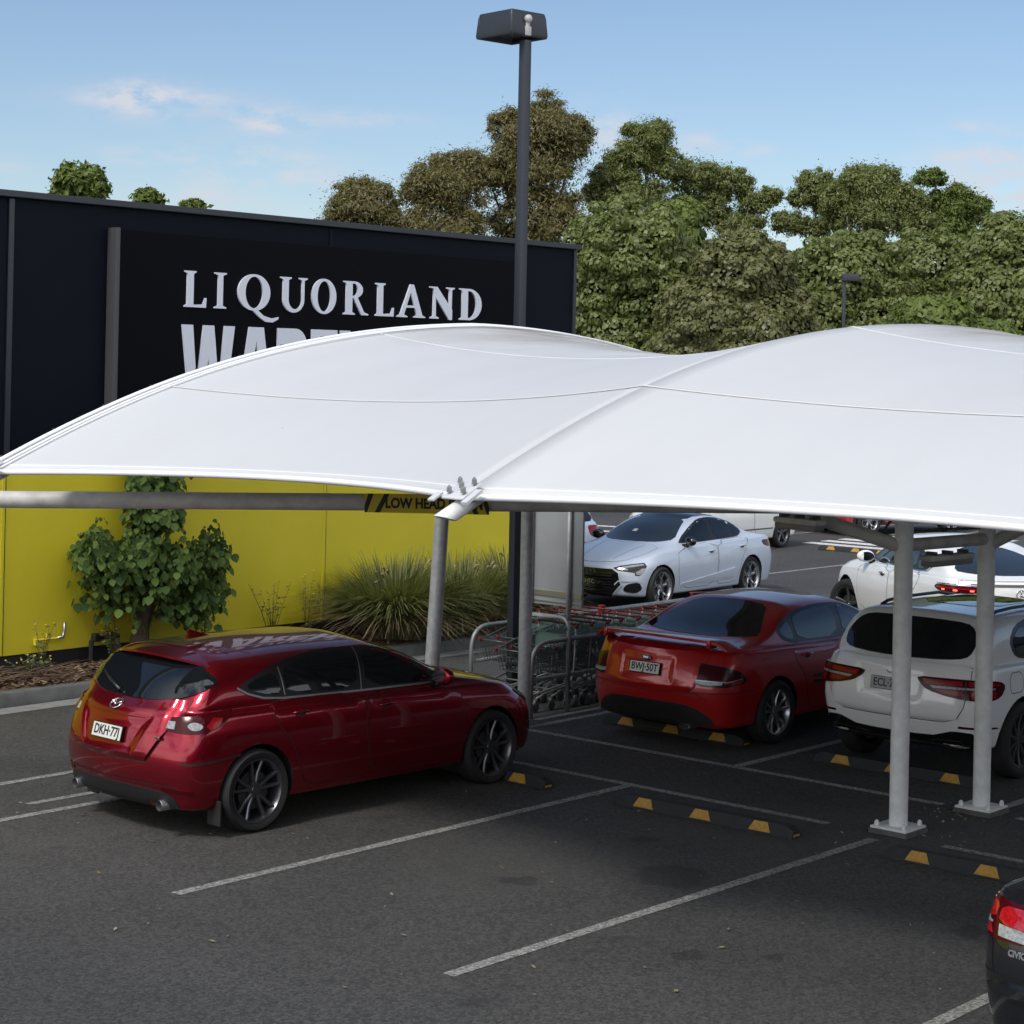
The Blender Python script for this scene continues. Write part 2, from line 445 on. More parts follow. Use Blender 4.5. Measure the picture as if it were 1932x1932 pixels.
    # --- fittings
    def wheel(s, x, sd, R=.33, wd=.215, rim=.235, style='multi', m=None, steer=0.0, hub=None, inset=.02, n=5):
        y = sd * (s.hw - inset - wd / 2)
        T = Matrix.Translation((x, y, R)) @ Matrix.Rotation(steer, 4, 'Z') @ Matrix.Scale(sd, 4, (0, 1, 0))
        h = wd / 2; m = m or M_RIM
        hb = MB(); hb.lathe([(.0, .01), (.15, .012), (.155, .03), (.155, .035), (.0, .036)], T, 24)       # brake disc
        hb.lathe([(rim - .012, -h * .9), (rim - .012, h * .2)], T, 32)
        W_ = hb.build('wheel', M_DISC, s.root, auto=40)
        ty = MB(); a = R; b = rim + .004
        prof = [(b, -h * .92), (b + .012, -h * 1.0), (b + .05, -h * 1.04), (a - .028, -h * .98), (a - .008, -h * .80), (a, -h * .45), (a, h * .45), (a - .008, h * .80), (a - .028, h * .98), (b + .05, h * 1.04), (b + .012, h * 1.0), (b, h * .88)]
        ty.lathe(prof, T, 44)
        # tread blocks read as fine grooves
        for gy in (-.5, 0, .5):
            ty.lathe([(a + .0008, h * gy - .006), (a + .0008, h * gy + .006)], T, 44)
        ty.build('tyre', M_TYRE, W_, auto=60)
        rm = MB()
        rm.lathe([(rim, h * .90), (rim + .006, h * .96), (rim - .006, h * .94), (rim - .02, h * .72), (rim - .03, h * .1), (rim - .03, -h * .9)], T, 44)
        def spoke(ang, w0, w1, r0=.045, r1=rim - .012, y0=h * .62, y1=h * .80, th=.03, skew=0.0):
            ca, sa = cos(ang), sin(ang); vs = []
            for t in (0, .5, 1):
                r = r0 + (r1 - r0) * t; w = w0 + (w1 - w0) * t; yy = y0 + (y1 - y0) * t - .012 * sin(pi * t); off = skew * t
                for dw, dy in ((-w, -.004), (-w * .55, .006), (w * .55, .006), (w, -.004), (w, -th), (-w, -th)):
                    ax_, bx = r, dw + off; vs.append(T @ Vector((ax_ * ca - bx * sa, yy + dy, ax_ * sa + bx * ca)))
            fs = []
            for i in range(2):
                for k in range(6): fs.append((i * 6 + k, i * 6 + (k + 1) % 6, (i + 1) * 6 + (k + 1) % 6, (i + 1) * 6 + k))
            fs += [tuple(range(6)), tuple(range(12, 18))[::-1]]
            rm.add(vs, fs)
        if style == 'multi':
            for k in range(n): spoke(2 * pi * k / n + .3, .016, .012)
        elif style == 'twin':
            for k in range(n):
                for dd in (-1, 1): spoke(2 * pi * k / n + pi / 2 + dd * .16, .018, .014, skew=dd * .016)
        elif style == 'five':
            for k in range(n): spoke(2 * pi * k / n + pi / 2, .030, .022)
        elif style == 'y':
            for k in range(n):
                spoke(2 * pi * k / n + pi / 2, .026, .018, r1=rim * .55)
                for dd in (-1, 1): spoke(2 * pi * k / n + pi / 2, .012, .011, r0=rim * .45, skew=dd * .065)
        rm.lathe([(.0, h * .64), (.03, h * .64), (.034, h * .60), (.06, h * .58), (.068, h * .40)], T, 20)
        for k in range(5):
            an = 2 * pi * k / 5; c = T @ Vector((.047 * cos(an), h * .60, .047 * sin(an))); rm.box(c, (.014, .014, .014))
        rm.build('rim', m, W_, auto=35)
        return W_
    def wheels(s, steer=0.0, **kw):
        for i, x in enumerate(s.ax):
            for sd in (-1, 1): s.wheel(x, sd, steer=steer if i == 1 else 0, **kw)
    def mirror(s, x, z, m, sd, y=None, size=1.0):
        y = y or s.hw
        mb = MB(); c = Vector((x, sd * (y + .065 * size), z)); R3 = Matrix.Rotation(sd * radians(-14), 4, 'Z')
        mb.ellipsoid(c, (.075 * size, .115 * size, .078 * size), 18, 12, R3)
        for i in range(len(mb.v)):                                   # flat glass side towards the rear
            v = Vector(mb.v[i]); 
            if v.x < c.x - .025 * size: v.x = c.x - .025 * size - (c.x - .025 * size - v.x) * .15
            mb.v[i] = tuple(v)
        o = mb.build('door_mirror', m, s.root, auto=50)
        st = MB(); st.tube([(x + .01, sd * (y - .10), z - .085), (x, sd * (y - .0), z - .075), (x, sd * (y + .04), z - .05)], [.035, .03, .03], 8); st.build('mirror_stalk', M_TRIM, o, smooth=True)
        g = MB(); g.ellipsoid(Vector((x - .037 * size, sd * (y + .066 * size), z)), (.004, .095 * size, .06 * size), 16, 8, R3); g.build('mirror_glass', M_GLASS, o, smooth=True)
        return o
    def handle(s, x, z, sd, door, m=None, ln=.17):
        l, n = s.hit(('y', sd), x, z); mb = MB()
        mb.tube([l + Vector((-ln / 2, 0, 0)) - n * .002, l + Vector((-ln / 2 + .02, 0, .004)) + n * .026, l + Vector((0, 0, .006)) + n * .032, l + Vector((ln / 2 - .02, 0, .004)) + n * .026, l + Vector((ln / 2, 0, 0)) - n * .002], [.009, .012, .013, .012, .009], 8)
        h = mb.build('handle', m or s.paint, door, smooth=True)
        s.patch('handle_recess', [(x - ln * .32, z - .035), (x + ln * .32, z - .035), (x + ln * .32, z + .02), (x - ln * .32, z + .02)], ('y', sd), M_TRIM if m is None and False else s.gapm, off=.0032, rnd=2, parent=door)
        return h
    def plate(s, txt, proj, y, z, w=.372, h=.107, fg=None, bg=None, tilt=None):
        l, n = s.hit(proj, y, z)
        if tilt is not None: n = Vector((proj[1] * cos(tilt), 0, sin(tilt)))
        n = Vector((n.x, 0, n.z)).normalized(); r = Vector((0, -1, 0)) if proj[1] < 0 else Vector((0, 1, 0)); u = n.cross(r).normalized()
        l = l + n * .018
        def slab(cn, ww, hh, t):
            b = MB(); vs = [l + n * (cn + dn) + r * a + u * bb for dn in (0, t) for a, bb in ((-ww / 2, -hh / 2), (ww / 2, -hh / 2), (ww / 2, hh / 2), (-ww / 2, hh / 2))]
            b.add(vs, [(3, 2, 1, 0), (4, 5, 6, 7), (0, 1, 5, 4), (1, 2, 6, 5), (2, 3, 7, 6), (3, 0, 4, 7)]); return b
        o = slab(-.02, w + .018, h + .018, .024).build('number_plate', M_BLACKGLOSS, s.root)
        slab(.004, w, h, .003).build('plate_face', bg or M_PLATE, o)
        put_text('plate_text', txt, h * .98, l + n * .0085, r, u, fg or M_PLATEINK, o, .001, bold=.002, sx=.86 * (w / .372) * min(1, 7 / len(txt)))
        return o
    def badge_text(s, txt, proj, a, b, size, m, parent=None):
        l, n = s.hit(proj, a, b); n = Vector((n.x, n.y, n.z))
        r = Vector((0, -1, 0)) if proj[0] == 'x' and proj[1] < 0 else Vector((0, 1, 0)); r = (r - n * r.dot(n)).normalized(); u = n.cross(r)
        return put_text('badge_lettering', txt, size, l + n * .006, r, u, m, parent if parent is not None else s.root, .002, bold=.002)
    def pipe(s, y, z, x, r=.036, ry=None, parent=None):
        mb = MB(); seg = 20; ry = ry or r; rings = []
        for (xx, k) in ((x + .16, 1), (x, 1), (x - .004, .93), (x + .10, .88)):
            rings.append([(xx, y + ry * k * cos(2 * pi * i / seg), z + r * k * sin(2 * pi * i / seg)) for i in range(seg)])
        vs = sum(rings, []); fs = []
        for j in range(3):
            for i in range(seg): fs.append((j * seg + i, j * seg + (i + 1) % seg, (j + 1) * seg + (i + 1) % seg, (j + 1) * seg + i))
        mb.add(vs, fs); o = mb.build('exhaust_pipe', M_DULL, s.root, auto=40)
        b = MB(); b.add([(x + .02, y + ry * .9 * cos(2 * pi * i / seg), z + r * .9 * sin(2 * pi * i / seg)) for i in range(seg)], [tuple(range(seg))]); b.build('pipe_bore', M_PLASTIC, o); return o

def gen_loops(L, hw, zb, zw, zsh, beltr, beltf, nose, xgr, xgf, xrr, xrf, H, deck=None, wroof=.46, rbk=.22, xb=.11, zr=None, fbow=.42, rear_low=.12, deckz=None, cr=.3, zcant=None, roofr=None, gw=(.845, .775, .67), gtr=.04):
    """water-line loops of a car body; x = 0 is the rear bumper"""
    zc = zcant or H - .085; zr = zr or zsh + .04
    rr = roofr if roofr is not None else H - .06
    lo = [dict(z=zb, w=hw * .86, xr=.34, rb=.05, xf=L - .30, fb=.25),
          dict(z=zb + .05, w=hw * .945, xr=rear_low, rb=rbk * .6, xf=L - .09, fb=fbow * .75, cr=.4),
          dict(z=(zb + .05 + zw) / 2 - .01, w=hw * .982, xr=rear_low * .4, rb=rbk * .85, xf=L - .03, fb=fbow * .85),
          dict(z=zw, w=hw, xr=.0, rb=rbk, xf=L, fb=fbow),
          dict(z=(zw + zsh) / 2 + .01, w=hw * .998, xr=.004, rb=rbk, xf=L - .02, fb=fbow * 1.1),
          dict(z=[(0, zr), (L * .35, zsh), (L * .75, zsh), (L * .95, nose - .06)], w=hw * .985, xr=xb * .45, rb=rbk * 1.1, xf=L - .10, fb=fbow * 1.2, cr=cr + .15)]
    bz = [(0, beltr), (L * .25, (beltr * .6 + beltf * .4)), (L * .64, beltf - .03), (L * .8, beltf - .06), (L * .95, nose)]
    lo.append(dict(z=bz, w=hw * .955, xr=xb, rb=rbk * 1.1, xf=L - .20, fb=fbow * 1.3, tf=.08, cr=cr + .1))
    if deck:
        lo.append(dict(z=[(xgr * .5, deckz[0]), (xgr + .3, (beltr + beltf) / 2 + .01), (L * .64, beltf - .005), (L * .85, (beltf + nose) / 2 + .05)], w=hw * .89, xr=xgr * .5, rb=.1, xf=(L - .2 + xgf) / 2 + .03, fb=.26, g=1))
    else:
        lo.append(dict(z=[(xb, (beltr + .04)), (L * .25, (beltr + beltf) / 2 + .015), (L * .64, beltf - .005), (L * .85, (beltf + nose) / 2 + .05)], w=hw * .89, xr=(xb + xgr) / 2, rb=rbk, xf=(L - .2 + xgf) / 2 + .03, fb=.26, g=1))
    lo.append(dict(z=[(xgr, (deckz[1] if deck else beltr + .07)), (xgr + .5, (beltr + beltf) / 2 + .05), (xgf - .5, beltf + .03), (xgf, beltf + .05)], w=hw * gw[0], xr=xgr, rb=.15, xf=xgf, fb=.25, g=1, tr=gtr))
    zm = (beltf + .05 + zc) / 2 + .03
    lo.append(dict(z=[(xgr, zm + .02), (xgf, zm)], w=hw * gw[1], xr=xgr + (xrr - xgr) * .5, rb=.14, xf=xgf + (xrf - xgf) * .46, fb=.23, g=1, tr=gtr))
    lo.append(dict(z=[(xrr, rr - .035), ((xrr + xrf) / 2, zc), (xrf, zc - .02)], w=hw * gw[2], xr=xrr, rb=.12, xf=xrf, fb=.18, g=1, tr=gtr, tf=.02))
    lo.append(dict(z=[(xrr, rr), ((xrr + xrf) / 2, H - .025), (xrf - .15, H - .045)], w=hw * (wroof + .06), xr=xrr + .10, rb=.09, xf=xrf - .18, fb=.14, g=1, crown=.022, tr=.05, tf=.02))
    return lo
def car_paint(name, col, rough=.35, metal=0.0, coat=1.0):
    m = mat(name, col, rough, metal, coat, noise=.06, nscale=3); return m
M_PLASTIC = mat('black plastic', (.012, .012, .013), .6); M_TRIM = mat('black trim', (.010, .010, .011), .35)
M_BLACKGLOSS = mat('gloss black', (.006, .006, .007), .12, coat=.5); M_GLASS = mat('dark tinted glass', (.006, .008, .010), .02, spec=.6)
M_GLASS2 = mat('blue tinted glass', (.020, .028, .036), .02, spec=.7)
M_TYRE = mat('tyre rubber', (.016, .016, .017), .8, noise=.3, nscale=20); M_DISC = mat('brake disc metal', (.05, .05, .05), .5, .6)
M_RIM = mat('alloy silver', (.42, .43, .45), .28, .9); M_RIMDARK = mat('alloy gunmetal', (.13, .13, .14), .3, .85); M_RIMBLACK = mat('alloy black and silver', (.14, .14, .145), .3, .8)
M_CHROME = mat('chrome', (.62, .62, .63), .12, 1.0); M_DULL = mat('satin metal', (.40, .40, .41), .35, .9)
M_PLATE = mat('plate white', (.62, .62, .58), .4); M_PLATEINK = mat('plate ink', (.01, .012, .02), .5)
M_PLATEB = mat('plate black', (.012, .012, .012), .4); M_PLATEW = mat('plate cream ink', (.45, .43, .30), .4)
M_RED = mat('red lens', (.26, .004, .008), .15, spec=.35); M_DRED = mat('dark red lens', (.050, .002, .004), .16, spec=.25); M_CLEAR = mat('clear lens', (.42, .43, .44), .15, noise=.6, nscale=45)
M_BRIGHTRED = mat('bright red lens', (.55, .012, .016), .10, coat=1.0, noise=.6, nscale=45); M_LAMPDARK = mat('smoked lamp housing', (.014, .014, .016), .12, spec=.4); M_AMBER = mat('amber lens', (.45, .22, .10), .12, coat=1)
M_LIT = mat('lit tail lamp', (.8, .05, .04), .3, emit=(2.2, .25, .2))
P_SOUL = car_paint('deep red metallic paint', (.27, .002, .013), .26, .8, .8); P_RED = car_paint('red solid paint', (.42, .007, .008), .28, .2, .8)
P_WHITE = car_paint('white paint', (.86, .87, .85), .3); P_WHITE_SHADED = car_paint('shade dimmed white paint', (.52, .58, .67), .3); P_ICE = car_paint('pale blue white paint', (.58, .66, .78), .3); P_BLACK = car_paint('black paint', (.006, .007, .010), .25)  # second white is dimmed and blued to carry the shade its sedan stands in
P_SUVRED = car_paint('bright red paint', (.42, .010, .014), .3)
M_GAPR = mat('panel gap red', (.03, .002, .003), .6); M_GAPW = mat('panel gap grey', (.09, .09, .095), .6); M_GAPK = mat('panel gap black', (.002, .002, .002), .6)

def sym(half):
    """mirror a half outline (first coordinate positive, bottom to top)"""
    return half + [(-a, b) for a, b in half[::-1]]
# ---- red hatchback, the biggest car of the picture
def red_hatchback():
    L = 4.47; hw = .8975
    lo = gen_loops(L, hw, .19, .52, .80, .95, .955, .80, .20, 3.27, .50, 2.44, 1.435, rbk=.22, xb=.10, zr=.83, roofr=1.382, wroof=.465, fbow=.38, gw=(.89, .835, .735), gtr=.02)
    c = Car('red_hatchback', 'deep red metallic hatchback with roof spoiler parked in front of the yellow wall', (9.95, 13.01, 0), radians(-1.8), lo, L, hw, (.84, 3.54), (.365, .335), P_SOUL, M_GAPR, scale=1.035)
    for sd in (-1, 1):
        Y = ('y', sd)
        fd = c.panel('door', [(2.02, .99), (2.02, .62), (2.08, .30), (3.10, .30), (3.16, .55), (3.13, .93)], Y, rnd=1)
        rd = c.panel('door', [(1.03, 1.03), (1.02, .86), (1.18, .70), (1.27, .48), (1.34, .33), (1.50, .30), (2.05, .30), (1.99, .62), (1.99, .995)], Y, rnd=1)
        c.handle(2.22, .86, sd, fd); c.handle(1.28, .90, sd, rd)
        c.patch('window_frame', [(.70, 1.14), (.90, 1.045), (1.15, 1.02), (3.02, .965), (2.90, 1.06), (2.58, 1.232), (2.26, 1.325), (1.90, 1.348), (1.50, 1.34), (1.14, 1.29), (.88, 1.215)], Y, M_TRIM, off=.0035, rnd=1)
        for nm, pl in (('side_window', [(2.06, 1.015), (2.88, .99), (2.78, 1.075), (2.52, 1.20), (2.24, 1.295), (2.09, 1.312)]),
                       ('side_window', [(1.20, 1.045), (1.97, 1.015), (2.00, 1.315), (1.70, 1.32), (1.36, 1.288), (1.17, 1.23)]),
                       ('side_window', [(.78, 1.14), (.93, 1.075), (1.14, 1.05), (1.11, 1.225), (.93, 1.20)])):
            c.patch(nm, pl, Y, M_GLASS, off=.0065, rnd=1)
        c.strip('window_trim', [(.70, 1.14), (.80, 1.085), (.95, 1.04), (1.15, 1.02), (2.0, .992), (3.02, .966)], Y, .016, M_DULL, .007)
        c.strip('window_divider', [(1.17, 1.04), (1.145, 1.26)], Y, .012, M_DULL, .009)
        c.strip('window_divider', [(2.0, 1.0), (2.03, 1.33)], Y, .010, M_DULL, .009)
        c.mirror(2.86, 1.035, P_SOUL, sd, y=.84)
        # tail lamp wraps round the corner
        C = ('c', .72, .30, -1, sd)
        tl = c.patch('tail_light', [(11, .935), (14, .895), (24, .845), (46, .825), (60, .845), (71, .905), (81, 1.005), (62, .975), (44, .95), (26, .942)], C, M_DRED, off=.012, rnd=1, grid=.03)
        c.patch('lamp_lens', [(15, .918), (25, .862), (33, .855), (33, .912)], C, M_CLEAR, off=.016, parent=tl, grid=.025)
        c.patch('lamp_lens', [(42, .885), (44, .860), (47, .850), (51, .857), (53, .88), (51, .903), (47, .913), (44, .905)], C, M_CLEAR, off=.017, parent=tl, grid=.02, rnd=1)
        c.patch('lamp_lens', [(55, .88), (58, .85), (64, .875), (68, .935), (60, .945)], C, M_RED, off=.016, parent=tl, grid=.02)
        c.line([(38, .62), (44, .60), (62, .615), (84, .64)], C, .02)
        F_ = ('c', 3.75, .30, 1, sd)
        hl = c.patch('headlight', [(18, .60), (40, .645), (62, .72), (74, .80), (60, .775), (40, .725), (20, .665)], F_, M_LAMPDARK, off=.008, rnd=1, grid=.03)
        c.patch('lamp_lens', [(30, .645), (44, .668), (62, .735), (56, .745), (40, .708)], F_, M_CLEAR, off=.012, parent=hl, grid=.03)
        c.patch('reflector', [(24, .415), (40, .405), (48, .39), (46, .365), (26, .385)], C, M_DRED, off=.010, grid=.03)
        mf = MB(); mf.box((.47, sd * .80, .20), (.02, .16, .20), bev=.01); mf.build('mud_flap', M_PLASTIC, c.root)
    R_ = ('x', -1)
    c.patch('rear_window', sym([(7, 1.035), (16, 1.06), (22, 1.12), (25.5, 1.205), (21.5, 1.27), (18, 1.315)]), ('c', 2.1, 0, -1, 1), M_GLASS, off=.010, rnd=1, grid=.03)
    def rec(y, z):
        # raised lip round the number plate recess
        e = max(abs(y) - (.28 + (z - .66) * .45), .0); t = min(1, max(0, e / .05)); top = min(1, max(0, (z - .90) / .03)); bot = min(1, max(0, (.665 - z) / .02))
        t = max(t, top, bot); edge = min(1, max(0, (.60 - abs(y)) / .06), max(0, (z - .60) / .03)); return .003 + .026 * t * max(0, edge)
    tg = c.panel('tailgate', [(-.66, 1.07), (-.63, .93), (-.50, .70), (-.44, .60), (.44, .60), (.50, .70), (.63, .93), (.66, 1.07), (.25, 1.02), (-.25, 1.02)], R_, off=rec, grid=.03)
    c.plate('DKH·77J', R_, .0, .775)
    em = MB(); l, n = c.hit(R_, 0, .965); u = Vector((-n.z, 0, n.x)); u = u if u.z > 0 else -u; r = Vector((0, -1, 0)); ce = l + n * .034
    em.tube([ce + r * .065 * cos(t) + u * .052 * sin(t) for t in np.linspace(0, 2 * pi, 25)[:-1]], .008, 8, closed=True)
    for sg in (-1, 1): em.tube([ce + r * sg * .052 + u * .022, ce + r * sg * .028 + u * .016, ce - u * .018], .008, 6)
    em.tube([ce - r * .060 + u * -.01, ce - r * .028 + u * .016], .006, 6); em.tube([ce + r * .060 + u * -.01, ce + r * .028 + u * .016], .006, 6)
    em.build('emblem', M_CHROME, c.root, smooth=True)
    c.badge_text('MAZDA3', R_, .52, .80, .042, M_CHROME)
    b = MB(); l, n = c.hit(R_, -.505, .785); b.box(l + n * .02, (.012, .12, .026), bev=.005); b.build('badge', M_CHROME, c.root)
    c.patch('bumper_insert', [(-.70, .22), (.70, .22), (.66, .36), (.40, .395), (-.40, .395), (-.66, .36)], R_, M_PLASTIC, off=.006, rnd=1)
    c.line([(-.72, .42), (-.4, .43), (.4, .43), (.72, .42)], R_, .016, .002)
    for y in (-.56, .56): c.pipe(y, .265, c.hit(R_, y, .27)[0].x - .05, .043)
    sp = MB()          # roof spoiler
    rows = []
    for x, z, t, w in ((.86, None, .02, .56), (.60, 1.388, .03, .60), (.40, 1.368, .016, .61)):
        rows.append([(x + .16 * (abs(y) / .6) ** 3, y, (c.hit(('z',), x + .16 * (abs(y) / .6) ** 3, y)[0].z + .004 if z is None else z - .035 * (y / .6) ** 2 - .03 * (abs(y) / .6) ** 5) + (dz if z else min(dz, 0))) for dz in (0.004, -t) for y in np.linspace(-w, w, 13)])
    n = 13; vs = sum(rows, []); fs = []
    for j in range(2):
        for i in range(12):
            for o_ in (0, n): fs.append((j * 26 + o_ + i, j * 26 + o_ + i + 1, (j + 1) * 26 + o_ + i + 1, (j + 1) * 26 + o_ + i))
    for i in range(12): fs.append((52 + i, 52 + i + 1, 52 + n + i + 1, 52 + n + i))
    for j in range(2):
        for e in (0, 12): fs.append((j * 26 + e, (j + 1) * 26 + e, (j + 1) * 26 + n + e, j * 26 + n + e))
    sp.add(vs, fs); so = sp.build('roof_spoiler', P_SOUL, c.root, auto=35)
    bm = bmesh.new(); bm.from_mesh(so.data); bmesh.ops.recalc_face_normals(bm, faces=bm.faces[:]); bm.to_mesh(so.data); bm.free()
    c.line([(.80, -.52), (.76, 0), (.80, .52)], ('z',), .010)
    fin = MB(); vs = [(.98, 0, 1.455), (.78, .0, 1.44), (.80, .0, 1.51), (.83, 0, 1.515)]; w = .022
    fin.add([(1.02, 0, 1.452), (.80, -w, 1.44), (.80, w, 1.44), (.82, -.004, 1.515), (.82, .004, 1.515), (.79, -.006, 1.505), (.79, .006, 1.505)], [(0, 1, 3), (0, 4, 2), (0, 3, 4), (1, 5, 3), (2, 4, 6), (3, 5, 6, 4), (1, 2, 6, 5)])
    fin.build('antenna_fin', P_SOUL, c.root, auto=30)
    wp = MB(); p = [c.hit(R_, y, z) for y, z in ((.10, 1.058), (.29, 1.105), (.49, 1.155))]
    wp.tube([l + n * .026 for l, n in p], [.020, .014, .008], 8); wp.build('rear_wiper', M_TRIM, c.root, smooth=True)
    c.patch('windscreen', [(-.70, 1.02), (.70, 1.02), (.60, 1.33), (.3, 1.365), (-.3, 1.365), (-.60, 1.33)], ('x', 1), M_GLASS, off=.005, rnd=1)
    c.patch('cowl', [(3.22, -.62), (3.22, .62), (3.36, .55), (3.40, 0), (3.36, -.55)], ('z',), M_PLASTIC, off=.004, rnd=1)
    c.panel('bonnet', [(3.40, -.62), (3.44, 0), (3.40, .62), (3.9, .62), (4.22, .48), (4.30, 0), (4.22, -.48), (3.9, -.62)], ('z',), rnd=1)
    c.patch('grille', [(-.42, .34), (.42, .34), (.50, .55), (.36, .60), (-.36, .60), (-.50, .55)], ('x', 1), M_TRIM, off=.004, rnd=1)
    c.wheels(R=.330, rim=.248, style='twin', m=M_RIMDARK, inset=.012)
    c.finish(); return c
# ------------------------------------------------------------------ ground
def ground_mat(name, c1, c2, spots=True, wear=0.0, stains=()):
    m = bpy.data.materials.new(name); m.use_nodes = True; nt = m.node_tree; N = nt.nodes.new; Lk = nt.links.new; b = nt.nodes['Principled BSDF']
    tc = N('ShaderNodeTexCoord')
    def noise(sc, det, ro=.6):
        n = N('ShaderNodeTexNoise'); n.inputs['Scale'].default_value = sc; n.inputs['Detail'].default_value = det; n.inputs['Roughness'].default_value = ro; Lk(tc.outputs['Object'], n.inputs['Vector']); return n.outputs[0]
    def rng_(v, a, b_, c=0, d=1):
        r = N('ShaderNodeMapRange'); r.inputs['From Min'].default_value = a; r.inputs['From Max'].default_value = b_; r.inputs['To Min'].default_value = c; r.inputs['To Max'].default_value = d; Lk(v, r.inputs['Value']); return r.outputs[0]
    mx = N('ShaderNodeMixRGB'); mx.inputs[1].default_value = (*c1, 1); mx.inputs[2].default_value = (*c2, 1); Lk(rng_(noise(.35, 5), .35, .65), mx.inputs[0])
    fine = N('ShaderNodeMixRGB'); fine.blend_type = 'MULTIPLY'; fine.inputs[0].default_value = 1; Lk(mx.outputs[0], fine.inputs[1])
    v = N('ShaderNodeTexVoronoi'); v.inputs['Scale'].default_value = 75; Lk(tc.outputs['Object'], v.inputs['Vector'])
    grain = rng_(noise(60, 4, .85), .28, .72, .45, 1.55)
    Lk(grain, fine.inputs[2])
    vg = N('ShaderNodeTexVoronoi'); vg.inputs['Scale'].default_value = 48; Lk(tc.outputs['Object'], vg.inputs['Vector'])     # aggregate
    sep = N('ShaderNodeSeparateColor'); Lk(vg.outputs['Color'], sep.inputs[0]); ag = N('ShaderNodeMixRGB'); ag.blend_type = 'MULTIPLY'; ag.inputs[0].default_value = 1; Lk(fine.outputs[0], ag.inputs[1]); Lk(rng_(sep.outputs[0], 0, 1, .60, 1.40), ag.inputs[2])
    cur = ag.outputs[0]
    if spots:       # oil stains and pale chips
        st = N('ShaderNodeMixRGB'); Lk(rng_(noise(1.3, 4, .55), .66, .74, 0, .55), st.inputs[0]); Lk(cur, st.inputs[1]); st.inputs[2].default_value = (.022, .021, .021, 1); cur = st.outputs[0]
        st3 = N('ShaderNodeMixRGB'); Lk(rng_(noise(.16, 6, .7), .52, .62, 0, .35), st3.inputs[0]); Lk(cur, st3.inputs[1]); st3.inputs[2].default_value = (.085, .082, .075, 1); cur = st3.outputs[0]
        v2 = N('ShaderNodeTexVoronoi'); v2.inputs['Scale'].default_value = 2.6; v2.inputs['Randomness'].default_value = 1; Lk(tc.outputs['Object'], v2.inputs['Vector'])
        c2_ = N('ShaderNodeMixRGB'); Lk(rng_(v2.outputs['Distance'], .030, .022, 0, .8), c2_.inputs[0]); Lk(cur, c2_.inputs[1]); c2_.inputs[2].default_value = (.22, .20, .17, 1); cur = c2_.outputs[0]
    if stains:      # oil drips where cars stand
        wb = N('ShaderNodeVectorMath'); wb.operation = 'ADD'; nv = N('ShaderNodeTexNoise'); nv.inputs['Scale'].default_value = 6; nv.inputs['Detail'].default_value = 5; Lk(tc.outputs['Object'], nv.inputs['Vector'])
        sc_ = N('ShaderNodeVectorMath'); sc_.operation = 'MULTIPLY_ADD'; Lk(nv.outputs['Color'], sc_.inputs[0]); sc_.inputs[1].default_value = (.35, .35, 0); sc_.inputs[2].default_value = (-.175, -.175, 0)
        Lk(tc.outputs['Object'], wb.inputs[0]); Lk(sc_.outputs[0], wb.inputs[1])
        for sx_, sy_, ra, rb in stains:
            mpn = N('ShaderNodeMapping'); mpn.vector_type = 'TEXTURE'; mpn.inputs['Location'].default_value = (sx_, sy_, 0); mpn.inputs['Rotation'].default_value = (0, 0, -.72); mpn.inputs['Scale'].default_value = (ra, rb * 2.2, 1); Lk(wb.outputs[0], mpn.inputs[0])
            ln = N('ShaderNodeVectorMath'); ln.operation = 'LENGTH'; Lk(mpn.outputs[0], ln.inputs[0]); st = N('ShaderNodeMixRGB'); Lk(rng_(ln.outputs['Value'], 1.0, .75, 0, .55), st.inputs[0]); Lk(cur, st.inputs[1]); st.inputs[2].default_value = (.018, .018, .018, 1); cur = st.outputs[0]
    if wear:
        w = N('ShaderNodeMixRGB'); Lk(rng_(noise(28, 5, .75), .60 - wear, .72 - wear, 0, .85), w.inputs[0]); Lk(cur, w.inputs[1]); w.inputs[2].default_value = (.07, .07, .068, 1); cur = w.outputs[0]
    Lk(cur, b.inputs['Base Color']); b.inputs['Roughness'].default_value = .82; b.inputs['Specular IOR Level'].default_value = .35
    bp = N('ShaderNodeBump'); bp.inputs['Strength'].default_value = .5; bp.inputs['Distance'].default_value = .006; Lk(noise(140, 3), bp.inputs['Height']); Lk(bp.outputs[0], b.inputs['Normal'])
    return m
ASPHALT = ground_mat('asphalt', (.047, .047, .046), (.062, .061, .059), stains=[(12.13, 8.86, .34, .17), (10.56, 7.56, .13, .06), (10.95, 7.15, .09, .05), (12.4, 6.5, .16, .07), (11.2, 9.6, .18, .06), (12.9, 9.7, .15, .05)]); LINE = ground_mat('road paint', (.30, .30, .285), (.22, .22, .21), spots=False, wear=.09); LINEW = ground_mat('bright road paint', (.62, .62, .60), (.52, .52, .50), spots=False, wear=.0)
g = MB(); g.add([(-400, -400, 0), (900, -400, 0), (900, 900, 0), (-400, 900, 0)], [(0, 1, 2, 3)]); tag(g.build('ground', ASPHALT), kind='structure')
def line_quads(mb, a, b, w=.10, z=.004):
    a = Vector((*a, z)); b = Vector((*b, z)); d = (b - a).normalized(); s = Vector((-d.y, d.x, 0)) * w / 2
    mb.add([a - s, b - s, b + s, a + s], [(0, 1, 2, 3)])
lm = MB()
